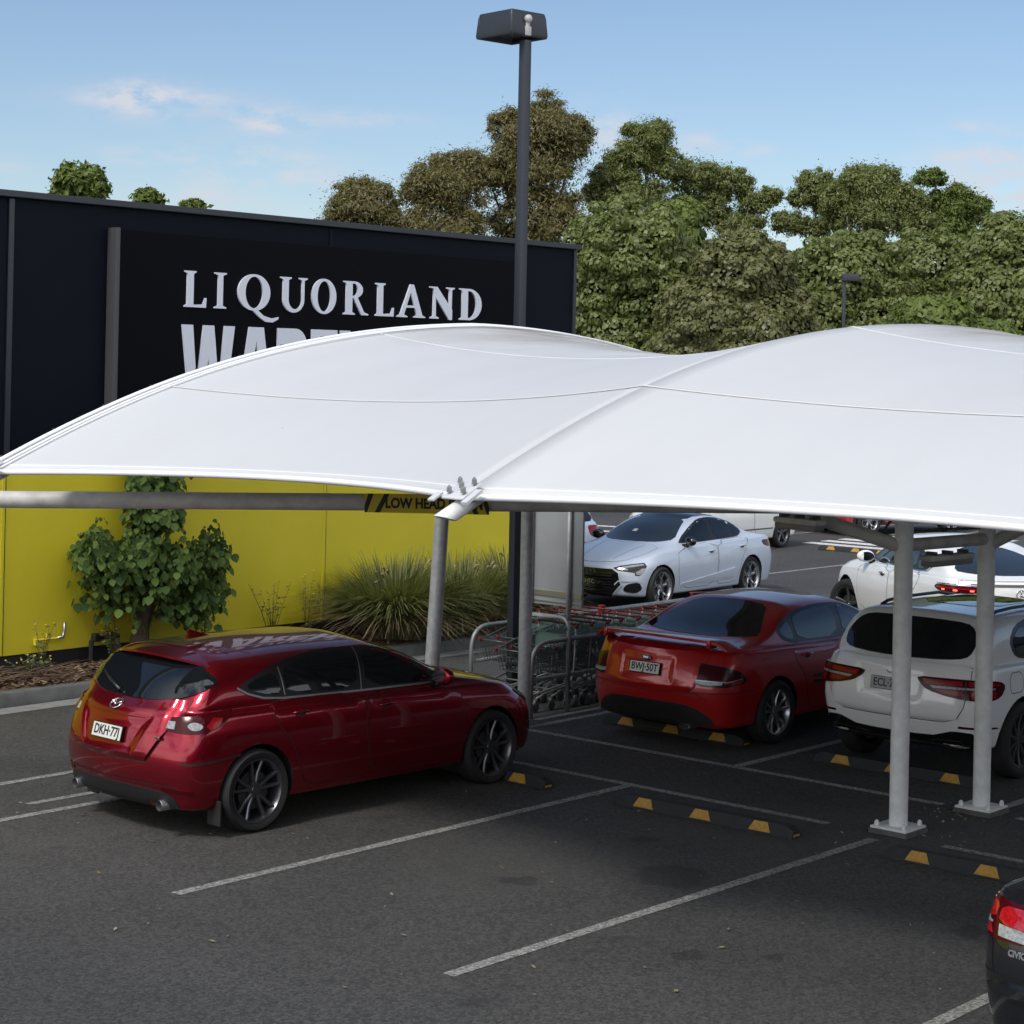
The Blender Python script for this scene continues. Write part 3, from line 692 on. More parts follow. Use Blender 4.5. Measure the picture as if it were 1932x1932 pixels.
for a, b in [((9.13, 11.08), (14.45, 11.08)), ((9.14, 8.40), (14.30, 8.38)), ((9.1, 5.72), (14.45, 5.72)), ((9.1, 3.0), (14.45, 3.0)), ((7.2, 13.86), (14.45, 13.83)), ((6.2, 15.03), (13.4, 15.03)),
             ((15.95, 13.62), (20.9, 13.62)), ((15.95, 10.89), (21.2, 10.89)), ((15.95, 8.18), (21.2, 8.18)), ((15.95, 5.5), (21.2, 5.5)), ((16.4, 13.86), (21.5, 13.86))]: line_quads(lm, a, b)
line_quads(lm, (14.5, 14.0), (14.5, 8.95)); line_quads(lm, (14.5, 7.86), (14.5, -6)); line_quads(lm, (15.9, 13.67), (15.9, 8.62)); line_quads(lm, (15.9, 7.9), (15.9, -6))
line_quads(lm, (10.05, 14.20), (11.0, 14.18), .09); line_quads(lm, (8.7, 14.24), (9.35, 14.23), .12); line_quads(lm, (9.5, 14.2), (9.75, 14.2), .07)
for y in (20.95, 24.0, 18.1): line_quads(lm, (30.2, y), (36.6, y))
for y in (26.5, 29.0, 31.5): line_quads(lm, (40, y - 3.2), (45.5, y - 3.2))
tag(lm.build('line_markings', LINE), kind='structure')
lm = MB()
for k in range(7): line_quads(lm, (38.2 + .75 * k, 21.4), (38.2 + .75 * k, 24.3), .42)
for x, y0, y1 in ((33.2, 25.3, 29.2), (34.1, 25.8, 29.6), (36.6, 26.5, 31), (37.9, 27, 31.6)): line_quads(lm, (x - .6, y1), (x + .9, y0), .30)
tag(lm.build('crossing_markings', LINEW), kind='structure')
# far kerbs and road edge
CONC = mat('concrete', (.24, .24, .23), .85, noise=.35, nscale=6, bump=.3); CONCD = mat('weathered concrete', (.13, .13, .125), .85, noise=.4, nscale=5, bump=.3)
def kerb(name, pts, w=.18, h=.15):
    mb = MB(); n = len(pts); P = [Vector((*p, 0)) for p in pts]; vs = []
    for i, p in enumerate(P):
        d = (P[min(i + 1, n - 1)] - P[max(i - 1, 0)]).normalized(); s = Vector((-d.y, d.x, 0))
        for a, z in ((0, 0), (.015, h - .02), (.035, h), (w, h), (w, 0)): vs.append(p + s * a + Vector((0, 0, z)))
    fs = [(5 * i + k, 5 * i + 5 + k, 5 * i + 6 + k, 5 * i + 1 + k) for i in range(n - 1) for k in range(4)] + [(0, 1, 2, 3, 4), tuple(5 * (n - 1) + k for k in range(5))[::-1]]
    mb.add(vs, fs); return tag(mb.build(name, CONCD, auto=40), kind='structure')
kerb('kerb', [(6, 18.30), (13, 18.28), (16, 18.22), (18.6, 18.0), (20.4, 17.9), (22.3, 17.95), (23.4, 18.4), (23.75, 19.38)])
gt = MB(); 
gt.add([(6, 17.98, .004), (16, 17.92, .004), (18.6, 17.70, .004), (20.4, 17.60, .004), (22.4, 17.68, .004), (22.3, 17.95, .004), (20.4, 17.90, .004), (18.6, 18.0, .004), (16, 18.22, .004), (6, 18.30, .004)], [tuple(range(10))]); tag(gt.build('gutter', CONC), kind='structure')
MULCH = mat('bark mulch', (.060, .036, .022), .95, noise=.7, nscale=30, bump=1.0, bscale=50, col2=(.16, .105, .065))
mu = MB(); nx = 90; ny = 8; vs = []
for i in range(nx + 1):
    x = 6 + 17.7 * i / nx; yk = np.interp(x, [6, 13, 16, 18.6, 20.4, 22.3, 23.4, 23.7], [18.30, 18.28, 18.22, 18.0, 17.9, 17.95, 18.4, 19.2]) + .17
    for j in range(ny + 1):
        t = j / ny; vs.append((x, yk + (19.42 - yk) * t, .14 + .05 * sin(pi * t) + random.uniform(-.015, .02)))
mu.add(vs, [(i * (ny + 1) + j, (i + 1) * (ny + 1) + j, (i + 1) * (ny + 1) + j + 1, i * (ny + 1) + j + 1) for i in range(nx) for j in range(ny)])
tag(mu.build('garden_bed', MULCH, smooth=True), kind='structure')
V = []; F = []
for k in range(5200):       # loose chips
    x = random.uniform(9, 23); yk = np.interp(x, [6, 13, 16, 18.6, 20.4, 22.3, 23.4, 23.7], [18.30, 18.28, 18.22, 18.0, 17.9, 17.95, 18.4, 19.2]) + .19
    y = random.uniform(yk, 19.3); t = (y - yk) / max(.1, 19.42 - yk); z = .165 + .045 * sin(pi * t) + random.uniform(0, .02); a = random.uniform(0, pi); l = random.uniform(.02, .06); w = random.uniform(.008, .02); r = random.uniform(-.4, .4)
    d = Vector((cos(a) * cos(r), sin(a) * cos(r), sin(r))); s = Vector((-sin(a), cos(a), random.uniform(-.4, .4))); c = Vector((x, y, z)); o = len(V)
    V += [c - d * l - s * w, c + d * l - s * w, c + d * l + s * w, c - d * l + s * w]; F.append((o, o + 1, o + 2, o + 3))
arr = arr_mesh('bark_chips', np.array([tuple(v) for v in V]), np.array(F), leaf_mat('bark chip', [(.03, .018, .012), (.11, .06, .035), (.26, .19, .13), (.07, .04, .025)], 0)); tag(arr, kind='stuff')

# ------------------------------------------------------------------ shop building
YW = 19.4
M_YEL = mat('yellow wall paint', (.70, .59, .030), .55, noise=.10, nscale=.9, bump=.15, bscale=90, spec=.4); M_NAVY = mat('near black wall cladding', (.0042, .0065, .0115), .6, noise=.15, nscale=2, spec=.10); M_NAVY2 = mat('black sign face', (.0020, .0026, .004), .6, spec=.08)
M_CAP = mat('dark capping', (.020, .023, .030), .4); M_LET = mat('sign lettering', (.66, .68, .76), .4)
M_PLINTH = mat('dark plinth', (.018, .018, .019), .7, noise=.3, nscale=6); M_FRAME = mat('sign frame metal', (.06, .06, .065), .5)
bld = thing('shop_building', 'flat roofed shop with black upper cladding over a yellow base wall', 'shop', (13.3, YW, 0))
def rel(mb): mb.v = [(v[0] - 13.3, v[1] - YW, v[2]) for v in mb.v]; return mb
seams = [9.2, 13.34, 18.46, 23.7]
for i, (x0, x1) in enumerate([(3.0, 13.33), (13.35, 18.45), (18.47, 23.7)]):
    rel(MB().box(((x0 + x1) / 2, YW + 1.0, 1.535), (x1 - x0, 2.0, 2.33))).build('yellow_wall_panel', M_YEL, bld)
    rel(MB().box(((x0 + x1) / 2, YW + 1.0, 4.205), (x1 - x0, 2.0, 2.99))).build('black_wall_panel', M_NAVY, bld)
rel(MB().box((13.35, YW + 6.5, 2.95), (20.69, 9.0, 5.49))).build('rear_wall', M_NAVY, bld)
rel(MB().box((13.35, YW + 1.0, .17), (20.7, 1.96, .40))).build('plinth', M_PLINTH, bld)
for x in (13.34, 18.46):
    rel(MB().box((x, YW + .02, 3.0), (.018, .035, 5.36))).build('panel_joint', M_PLINTH, bld)
    rel(MB().box((x - .032, YW - .006, 1.535), (.045, .012, 2.32), bev=.003)).build('joint_strip', M_YEL, bld); rel(MB().box((x - .032, YW - .006, 4.205), (.045, .012, 2.97), bev=.003)).build('joint_strip', M_NAVY, bld)
rel(MB().box((13.35, YW + .5, 5.74), (20.76, 1.16, .08), bev=.01)).build('parapet_capping', M_CAP, bld)
for x in (13.33, 23.66): rel(MB().box((x, YW - .012, 4.2), (.07, .03, 2.97))).build('corner_flashing', M_CAP, bld)
rel(MB().add([(3, YW + 1, 5.7), (23.6, YW + 1, 5.7), (23.6, YW + 11, 5.7), (3, YW + 11, 5.7)], [(0, 1, 2, 3)])).build('roof', M_CAP, bld)

# the sign
sg = thing('shop_sign', 'large black sign board lettered LIQUORLAND WAREHOUSE on the black wall', 'sign', (18.5, YW - .02, 2.75))
def srel(mb): mb.v = [(v[0] - 18.5, v[1] - YW + .02, v[2] - 2.75) for v in mb.v]; return mb
srel(MB().box((18.5, YW - .09, 4.09), (7.44, .13, 2.66))).build('board', M_NAVY2, sg)
for xx in (14.74, 22.26): srel(MB().box((xx, YW - .10, 4.09), (.06, .18, 2.70), bev=.008)).build('board_frame', M_FRAME, sg)
def earclip_letter(name, groups, x0, w, z0, h, y, m, depth=.03):
    """groups: lists of (outline, holes); each group is filled on its own"""
    mb = MB(); 
    for gi, (outer, holes) in enumerate(groups):
        loops = [outer] + holes; pts = []; faces = []
        for lp in loops:
            faces.append(list(range(len(pts), len(pts) + len(lp)))); pts += [Vector(p) for p in lp]
        if holes:
            vo, eo, fo, *_ = delaunay_2d_cdt(pts, [], faces, 1, 1e-7)
            def pin(q, lp):
                c = False; j = len(lp) - 1
                for i in range(len(lp)):
                    if (lp[i][1] > q[1]) != (lp[j][1] > q[1]) and q[0] < (lp[j][0] - lp[i][0]) * (q[1] - lp[i][1]) / (lp[j][1] - lp[i][1]) + lp[i][0]: c = not c
                    j = i
                return c
            ff = []
            for f in fo:
                c = [sum(vo[i][k] for i in f) / len(f) for k in (0, 1)]
                if not any(pin(c, hl) for hl in holes): ff.append(tuple(f))
        else:
            vo, eo, fo, *_ = delaunay_2d_cdt(pts, [], faces, 1, 1e-7); ff = [tuple(f) for f in fo]
        yy = y - gi * .0006
        fv = [(x0 + p[0] * w, yy - depth, z0 + p[1] * h) for p in vo]; n = len(fv); bv = [(v[0], y, v[2]) for v in fv]
        mb.add(fv + bv, ff)
        o = len(mb.v) - 2 * n
        for lp in loops:
            vs = [(x0 + p[0] * w, yy - depth, z0 + p[1] * h) for p in lp]; k = len(vs)
            mb.add(vs + [(v[0], y, v[2]) for v in vs], [(i, (i + 1) % k, k + (i + 1) % k, k + i) for i in range(k)])
    return srel(mb).build(name, m, sg)
def ell(cx, cy, rx, ry, n=36, a0=0, a1=2 * pi): return [(cx + rx * cos(a0 + (a1 - a0) * k / n), cy + ry * sin(a0 + (a1 - a0) * k / n)) for k in range(n if abs(a1 - a0) > 6.28 else n + 1)]
def serif_stem(xa, xb, s=.09, y0=0.0, y1=1.0, top=True, bot=True):
    P = []
    P += [(xa - s, y0), (xb + s, y0), (xb + s, y0 + .035), (xb + .015, y0 + .08)] if bot else [(xa, y0), (xb, y0)]
    P += [(xb + .015, y1 - .08), (xb + s, y1 - .035), (xb + s, y1), (xa - s, y1), (xa - s, y1 - .035), (xa - .015, y1 - .08)] if top else [(xb, y1), (xa, y1)]
    if bot: P += [(xa - .015, y0 + .08), (xa - s, y0 + .035)]
    return P
LT = {
 'I': [(serif_stem(.32, .68, .30), [])],
 'L': [(serif_stem(.15, .40, .13), []), ([(.40, 0), (.98, 0), (1.0, .27), (.94, .27), (.84, .09), (.40, .07)], [])],
 'O': [(ell(.5, .5, .5, .52), [ell(.5, .5, .27, .45)])],
 'Q': [(ell(.46, .5, .46, .52), [ell(.46, .5, .25, .45)]), ([(.38, .03), (.55, .02), (.74, -.15), (.98, -.22), (1.18, -.17), (1.16, -.24), (1.00, -.33), (.80, -.32), (.62, -.20)], [])],
 'U': [([(-.02, 1), (-.02, .965), (.10, .92), (.10, .35)] + ell(.47, .36, .37, .38, 18, pi, 2 * pi) + [(.84, .92), (.74, .965), (.74, 1), (1.02, 1), (1.02, .965), (.92, .92), (.92, .34)] + ell(.50, .34, .42, .36, 18, 2 * pi, pi)[0:0] , [])],
 'R': [(serif_stem(.14, .36, .12), []), ([(.30, 1)] + ell(.44, .75, .36, .25, 18, pi / 2, -pi / 2) + [(.30, .50), (.30, .565)] + ell(.42, .755, .17, .19, 14, -pi / 2, pi / 2) + [(.30, .945)], []), ([(.40, .53), (.58, .53), (.86, .09), (1.04, .035), (1.04, 0), (.76, 0)], [])],
 'A': [([(.46, 1.02), (.58, 1.02), (.90, .08), (1.0, .035), (1.0, 0), (.60, 0), (.60, .035), (.70, .08), (.475, .78), (.25, .08), (.37, .035), (.37, 0), (.0, 0), (.0, .035), (.11, .08)], []), ([(.28, .30), (.70, .30), (.68, .37), (.30, .37)], [])],
 'N': [(serif_stem(.16, .24, .13, top=False), []), ([(0, 1), (.30, 1), (.92, .30), (.92, -.02), (.80, -.02), (.20, .72), (.20, .93), (0, .965)], []), (serif_stem(.81, .89, .12, bot=False, y0=.0), [])],
 'D': [(serif_stem(.14, .36, .12), []), ([(.30, 1)] + ell(.42, .5, .56, .5, 24, pi / 2, -pi / 2) + [(.30, 0), (.30, .07)] + ell(.42, .5, .32, .43, 20, -pi / 2, pi / 2) + [(.30, .93)], [])],
}
LT['U'] = [([(-.02, 1), (-.02, .965), (.08, .92), (.08, .36)] + ell(.49, .36, .41, .38, 20, pi, 2 * pi) + [(.90, .92), (1.02, .965), (1.02, 1), (.70, 1), (.70, .965), (.81, .92), (.81, .36)] + ell(.55, .36, .26, .28, 18, 2 * pi, pi) + [(.29, .92), (.40, .965), (.40, 1)], [])]
for ch, a, b in zip('LIQUORLAND', [15.78, 16.27, 16.66, 17.40, 17.95, 18.53, 19.14, 19.57, 20.23, 20.85], [16.14, 16.47, 17.26, 17.86, 18.40, 18.99, 19.51, 20.14, 20.74, 21.34]):
    earclip_letter('letter', LT[ch], a, b - a, 4.52, .455, YW - .15, M_LET)
BK = {
 'W': [([(0, 1), (.20, 1), (.29, .30), (.40, 1), (.60, 1), (.71, .30), (.80, 1), (1, 1), (.83, 0), (.62, 0), (.50, .62), (.38, 0), (.17, 0)], [])],
 'A': [([(0, 0), (.27, 0), (.315, .2), (.685, .2), (.73, 0), (1, 0), (.70, 1), (.30, 1)], [[(.365, .38), (.635, .38), (.5, .84)]])],
 'R': [([(0, 0), (0, 1), (.60, 1)] + ell(.60, .70, .40, .30, 12, pi / 2, -pi / 2)[1:-1] + [(.72, .40), (1.02, 0), (.70, 0), (.46, .38), (.30, .38), (.30, 0)], [[(.30, .80), (.30, .58), (.55, .58), (.66, .63), (.66, .75), (.55, .80)]])],
 'E': [([(0, 0), (1, 0), (1, .20), (.36, .20), (.36, .41), (.88, .41), (.88, .60), (.36, .60), (.36, .80), (1, .80), (1, 1), (0, 1)], [])],
 'H': [([(0, 0), (.32, 0), (.32, .40), (.68, .40), (.68, 0), (1, 0), (1, 1), (.68, 1), (.68, .60), (.32, .60), (.32, 1), (0, 1)], [])],
 'O': [([(.5 + .5 * math.copysign(abs(cos(t)) ** .6, cos(t)), .5 + .51 * math.copysign(abs(sin(t)) ** .7, sin(t))) for t in np.linspace(0, 2 * pi, 41)[:-1]], [[(.5 + .19 * math.copysign(abs(cos(t)) ** .6, cos(t)), .5 + .31 * math.copysign(abs(sin(t)) ** .8, sin(t))) for t in np.linspace(0, 2 * pi, 33)[:-1]]])],
 'U': [([(0, 1), (0, .30)] + ell(.5, .30, .5, .31, 16, pi, 2 * pi) + [(1, 1), (.68, 1), (.68, .30)] + ell(.5, .30, .18, .12, 10, 2 * pi, pi) + [(.32, 1)], [])],
 'S': [([(.98, .72), (.68, .70), (.62, .80), (.42, .81), (.34, .74), (.40, .66), (.75, .55), (.97, .40), (.98, .18), (.82, .02), (.50, -.02), (.18, .02), (.02, .18), (.02, .30), (.32, .32), (.38, .20), (.58, .18), (.68, .26), (.60, .35), (.25, .46), (.04, .60), (.04, .82), (.20, .97), (.50, 1.02), (.82, .97), (.97, .82)], [])],
}
x = 15.76
for ch, w in zip('WAREHOUSE', [.86, .62, .55, .47, .58, .58, .57, .55, .47]):
    earclip_letter('letter', BK[ch], x, w, 3.20, 1.10, YW - .15, M_LET); x += w + .058
# garden taps and pipes on the wall
tp = thing('yellow_wall_tap', 'small yellow painted tap pipe on the yellow wall', 'tap', (13.95, YW - .05, .50))
mb = MB(); mb.tube([(-.18, 0, .02), (.12, 0, .02)], .016, 8); mb.tube([(-.03, 0, .02), (-.03, 0, .10)], .012, 6); mb.box((-.18, 0, 0), (.05, .05, .08), bev=.01); mb.build('tap_body', M_YEL, tp, smooth=False)
mb = MB(); mb.tube([(.12, 0, .02), (.20, 0, .03), (.22, 0, .10), (.22, 0, .20)], .018, 8); mb.build('tap_spout', M_DULL, tp, smooth=True)
ip = thing('irrigation_pipe', 'black irrigation pipe and valves along the dark plinth', 'pipe', (14.75, YW - .10, .15))
mb = MB(); mb.tube([(-.22, 0, -.02), (-.22, 0, .30), (-.15, 0, .33), (.18, 0, .33)], .03, 8); mb.box((-.16, -.01, .34), (.09, .09, .10), bev=.015); mb.box((.06, -.01, .34), (.07, .08, .10), bev=.015); mb.build('pipe_run', M_PLASTIC, ip, auto=40)
mb = MB(); mb.tube([(.18, 0, .33), (.18, 0, .22)], .02, 8); mb.box((.18, 0, .20), (.05, .05, .05)); mb.build('valve', M_DULL, ip)

# unseen shopping centre front, added behind the camera to darken reflections in the car panels
sc_ = thing('added_dark_front', 'unseen shopping centre front added to darken reflections in car panels', 'added building', (20, -6, 0))
M_SC = mat('added front render', (.16, .16, .16), .7, noise=.25, nscale=.6); M_SCG = mat('added front glass', (.02, .022, .025), .08)
MB().box((0, -4, 2.6), (80, 8, 5.2)).build('added_facade', M_SC, sc_); MB().box((0, .9, 3.3), (80, 1.8, .35), bev=.03).build('added_awning', M_CAP, sc_)
for k in range(12): MB().box((-36 + 6.5 * k, .02, 1.5), (5.6, .10, 2.7)).build('added_shop_window', M_SCG, sc_)
# ------------------------------------------------------------------ shade canopy
M_FAB = bpy.data.materials.new('white membrane'); M_FAB.use_nodes = True
def fab():
    nt = M_FAB.node_tree; N = nt.nodes.new; Lk = nt.links.new; b = nt.nodes['Principled BSDF']; tc = N('ShaderNodeTexCoord')
    n = N('ShaderNodeTexNoise'); n.inputs['Scale'].default_value = .7; n.inputs['Detail'].default_value = 8; n.inputs['Roughness'].default_value = .7
    mp = N('ShaderNodeMapping'); mp.inputs['Scale'].default_value = (.35, 1.6, 1); Lk(tc.outputs['Object'], mp.inputs[0]); Lk(mp.outputs[0], n.inputs['Vector'])
    r = N('ShaderNodeMapRange'); r.inputs['From Min'].default_value = .36; r.inputs['From Max'].default_value = .78; Lk(n.outputs[0], r.inputs['Value'])
    # grime gathers on the flat ground beyond the crest
    sx = N('ShaderNodeSeparateXYZ'); Lk(tc.outputs['Object'], sx.inputs[0])
    rx = N('ShaderNodeMapRange'); rx.inputs['From Min'].default_value = 13.4; rx.inputs['From Max'].default_value = 16.0; rx.inputs['To Max'].default_value = 1.6; Lk(sx.outputs[0], rx.inputs['Value'])
    mu_ = N('ShaderNodeMath'); mu_.operation = 'MULTIPLY'; Lk(r.outputs[0], mu_.inputs[0]); Lk(rx.outputs[0], mu_.inputs[1])
    ad = N('ShaderNodeMath'); ad.operation = 'MULTIPLY_ADD'; Lk(r.outputs[0], ad.inputs[0]); ad.inputs[1].default_value = .10; Lk(mu_.outputs[0], ad.inputs[2])
    mx = N('ShaderNodeMixRGB'); mx.inputs[1].default_value = (.60, .61, .62, 1); mx.inputs[2].default_value = (.30, .27, .22, 1); Lk(ad.outputs[0], mx.inputs[0])
    v = N('ShaderNodeTexVoronoi'); v.inputs['Scale'].default_value = 1.1; Lk(tc.outputs['Object'], v.inputs['Vector'])
    sp = N('ShaderNodeMapRange'); sp.inputs['From Min'].default_value = .022; sp.inputs['From Max'].default_value = .010; sp.inputs['To Max'].default_value = .6; Lk(v.outputs['Distance'], sp.inputs['Value'])
    m3 = N('ShaderNodeMixRGB'); Lk(sp.outputs[0], m3.inputs[0]); Lk(mx.outputs[0], m3.inputs[1]); m3.inputs[2].default_value = (.25, .24, .22, 1)
    Lk(m3.outputs[0], b.inputs['Base Color']); b.inputs['Roughness'].default_value = .5; b.inputs['Specular IOR Level'].default_value = .4
    w = N('ShaderNodeTexNoise'); w.inputs['Scale'].default_value = 2.2; w.inputs['Detail'].default_value = 3; Lk(tc.outputs['Object'], w.inputs['Vector'])
    bp = N('ShaderNodeBump'); bp.inputs['Strength'].default_value = .10; bp.inputs['Distance'].default_value = .05; Lk(w.outputs[0], bp.inputs['Height']); Lk(bp.outputs[0], b.inputs['Normal'])
    tr = N('ShaderNodeBsdfTranslucent'); tr.inputs[0].default_value = (.85, .84, .80, 1); ms = N('ShaderNodeMixShader'); ms.inputs[0].default_value = .10
    Lk(b.outputs[0], ms.inputs[1]); Lk(tr.outputs[0], ms.inputs[2]); Lk(ms.outputs[0], nt.nodes['Material Output'].inputs[0])
fab()
M_EDGE = mat('white edge webbing', (.82, .83, .84), .45); M_STEEL = mat('weathered white steel', (.62, .61, .57), .5, noise=.35, nscale=5, bump=.1); M_POST = mat('white post paint', (.80, .81, .80), .45, noise=.22, nscale=9, bump=.08)
M_GALV = mat('galvanised steel', (.60, .61, .62), .42, .15, noise=.3, nscale=14); M_GALVD = mat('dull galvanised rail', (.27, .28, .28), .5, .4, noise=.3, nscale=10)
XC = 15.15; AX = [9.01, 9.22, 9.66, 10.27, 10.77, 11.16, 11.95, 12.82, 13.59, 14.42, 15.15]; AZ = [3.0, 3.14, 3.30, 3.50, 3.69, 3.80, 3.99, 4.14, 4.22, 4.27, 4.285]
_co = np.polyfit([(x - XC) ** 2 for x in AX], AZ, 3)
def archz(x, y=8.3):
    w = min(1, max(0, (y - 8.3) / 5.45))          # the end arch sits a little lower at its front
    return float(np.polyval(_co, min((x - XC) ** 2, 38.5))) - w * (.02 + .034 * max(0, 15.2 - x))
def half(y): return XC - X0 - .22 * min(1, max(0, (y - 8.3) / 5.45))
ARCH_Y = [13.75, 8.30, 2.85]; X0 = 9.06; HALF = XC - X0
def surf(u, s, ya, yb, dz=0.0):
    """u: 0..1 across the bay between two arches, s: -1..1 along the arch"""
    y = ya + (yb - ya) * u; q = 1 - (2 * u - 1) ** 2
    inset = .58 * (1 - (2 * u - 1) ** 2) * (abs(s) ** 3)
    hf = half(y); x = XC + s * hf - math.copysign(inset, s)
    xa = XC + s * hf; z = archz(xa, y); z -= q * (.28 * (1 - abs(s) ** 2.2) - .03 * abs(s) ** 6)
    return Vector((x, y, z + dz))
def grad(u, s, ya, yb): 
    a = surf(u, min(1, s + .01), ya, yb) - surf(u, max(-1, s - .01), ya, yb); b = surf(min(1, u + .01), s, ya, yb) - surf(max(0, u - .01), s, ya, yb)
    n = a.cross(b).normalized(); return n if n.z > 0 else -n
can = thing('shade_canopy', 'large white tensioned membrane canopy with domed bays over the parking bays', 'canopy', (0, 0, 0))
NU, NS = 36, 90
for ya, yb in zip(ARCH_Y[:-1], ARCH_Y[1:]):
    mb = MB(); vs = []
    for i in range(NU + 1):
        for j in range(NS + 1): vs.append(surf(i / NU, -1 + 2 * j / NS, ya, yb))
    fs = [(i * (NS + 1) + j, i * (NS + 1) + j + 1, (i + 1) * (NS + 1) + j + 1, (i + 1) * (NS + 1) + j) for i in range(NU) for j in range(NS)]
    mb.add(vs, fs); o = mb.build('membrane', M_FAB, can, smooth=True); so = o.modifiers.new('s', 'SOLIDIFY'); so.thickness = .006; so.offset = -1
    for s in (-1, 1):                       # hem with the edge cable in it
        mb = MB(); mb.tube([surf(k / 40, s, ya, yb) + Vector((0, 0, -.012)) for k in range(41)], .022, 8); mb.tube([surf(k / 40, s * .985, ya, yb) + Vector((0, 0, .001)) for k in range(41)], .007, 6); mb.build('edge_cable', M_EDGE, can, smooth=True)
    for s in (-.69, -.24, .24, .69):        # welded seams
        mb = MB(); P = [(surf(k / 40, s + .02 * sin(pi * k / 40), ya, yb), grad(k / 40, s, ya, yb)) for k in range(41)]; vs = []
        for p, n in P: vs += [p + n * .001 + Vector((-.040, 0, 0)), p + n * .009 + Vector((-.030, 0, 0)), p + n * .009 + Vector((.024, 0, 0)), p + n * .001 + Vector((.028, 0, 0))]
        mb.add(vs, [(4 * i + k, 4 * i + k + 1, 4 * i + k + 5, 4 * i + k + 4) for i in range(40) for k in range(3)])
        mb.build('membrane_seam', M_FAB, can, auto=30)
for i, y in enumerate(ARCH_Y):              # arched tubes under the cloth, their open lower ends stick out
    pts = []
    for k in range(61):
        s = -1 + 2 * k / 60; x = XC + s * half(y); pts.append(Vector((x, y, archz(x, y) - .075)))
    d0 = (pts[0] - pts[1]).normalized(); pts = [pts[0] + d0 * .16] + pts; d1 = (pts[-1] - pts[-2]).normalized(); pts.append(pts[-1] + d1 * .2)
    mb = MB(); mb.tube(pts, .054, 16, cap=False); n = len(pts) * 16
    for k in range(16): v = Vector(mb.v[k]); mb.v[k] = tuple(v + d0 * (v.z - pts[0].z) * 1.5)
    inner = MB(); inner.tube([pts[0] + d0 * -.001, pts[0] - d0 * .3], .046, 16, cap=False)
    for k in range(16): v = Vector(inner.v[k]); inner.v[k] = tuple(v + d0 * (v.z - pts[0].z) * 1.5)
    mb.add(inner.v, [f[::-1] for f in inner.f]); mb.add([mb.v[k] for k in range(16)] + [inner.v[k] for k in range(16)], [(k, (k + 1) % 16, 16 + (k + 1) % 16, 16 + k) for k in range(16)])
    mb.build('arch_tube', M_POST, can, auto=40)
    if i == 0:                              # rope track along the end arch
        for dz, dy, r in ((.02, .03, .020), (.012, -.05, .012), (.010, -.11, .008)):
            mb = MB(); mb.tube([Vector((XC + s * half(y), y + dy, archz(XC + s * half(y), y) + dz)) for s in np.linspace(-1, 1, 61)], r, 6); mb.build('edge_track', M_EDGE, can, smooth=True)
        for s in np.linspace(-.97, -.1, 11): x = XC + s * half(y); MB().box((x, y + .05, archz(x, y) + .03), (.03, .03, .02)).build('track_clip', M_FRAME, can)
    # corner plate with bolts
    x = XC - half(y) - .02; z = archz(x + .02, y)
    mb = MB(); T = Matrix.Rotation(radians(-28), 4, 'Y')
    mb.box((x + .02, y, z + .028), (.20, .18, .012), T, bev=.004); mb.box((x - .08, y + .13, z - .01), (.10, .05, .012), T); mb.box((x - .05, y - .15, z + .0), (.16, .05, .02), T)
    pl = mb.build('corner_plate', mat('bright plate steel', (.66, .67, .68), .4, .2), can, auto=40)
    for dx, dy in ((-.05, -.06), (-.05, .06), (.05, -.06), (.05, .06), (0, .0)):
        c = Vector((x + .02 + dx, y + dy, z + .045 + dx * .52)); MB().tube([c, c + Vector((0, 0, .03)), c + Vector((0, 0, .045))], [.018, .016, .004], 6).build('bolt', M_GALVD, pl, auto=30)
    for j, (ya, yb) in enumerate(zip(ARCH_Y[:-1], ARCH_Y[1:])):      # doubled cloth at the corner
        if i not in (j, j + 1): continue
        vs = []; fs = []; N_ = 8
        for a_ in range(N_ + 1):
            for b_ in range(N_ + 1):
                r_, t_ = .46 * a_ / N_, (pi / 2) * b_ / N_; uu = r_ * sin(t_) / 5.45; ss = -1 + .004 + r_ * cos(t_) / HALF; uu = uu if i == j else 1 - uu
                vs.append(surf(uu, ss, ya, yb) + grad(uu, ss, ya, yb) * .004)
        fs = [(a_ * (N_ + 1) + b_, a_ * (N_ + 1) + b_ + 1, (a_ + 1) * (N_ + 1) + b_ + 1, (a_ + 1) * (N_ + 1) + b_) for a_ in range(N_) for b_ in range(N_)]
        MB().add(vs, fs).build('corner_patch', M_EDGE, can, smooth=True)

# ------------------------------------------------------------------ posts, beams and struts of the canopy frame
def vp(X, Z, z): p = FW * Z + RT * X; return Vector((p.x, p.y, z))
def post(name, label, x, y, ztop, r, m, plate=True, group=None, lean=(0, 0), bat=True):
    t = thing(name, label, 'post', (x, y, 0), 0, group)
    mb = MB(); mb.tube([(0, 0, .06 if plate else -.02), (lean[0], lean[1], ztop)], r, 24); mb.build('shaft', m, t, auto=50)
    if plate:
        mb = MB(); mb.box((0, 0, .02), (.36, .36, .04)); mb.build('grout_pad', CONCD, t)
        mb = MB(); mb.box((0, 0, .051), (.34, .34, .02), bev=.004); b = mb.build('base_plate', m, t, auto=40)
        for dx in (-.13, .13):
            for dy in (-.13, .13): MB().tube([(dx, dy, .06), (dx, dy, .09), (dx, dy, .105)], [.021, .021, .010], 8).build('anchor_bolt', m, b, auto=40)
    return t
p1 = post('canopy_post', 'white round canopy post standing on the double line in front of the white wagon', 14.67, 8.37, 4.13, .078, M_POST, group='posts of the canopy')
p2 = post('canopy_post', 'white round canopy post half hiding the tail lamp of the white wagon', 15.89, 8.24, 4.14, .076, M_POST, group='posts of the canopy')
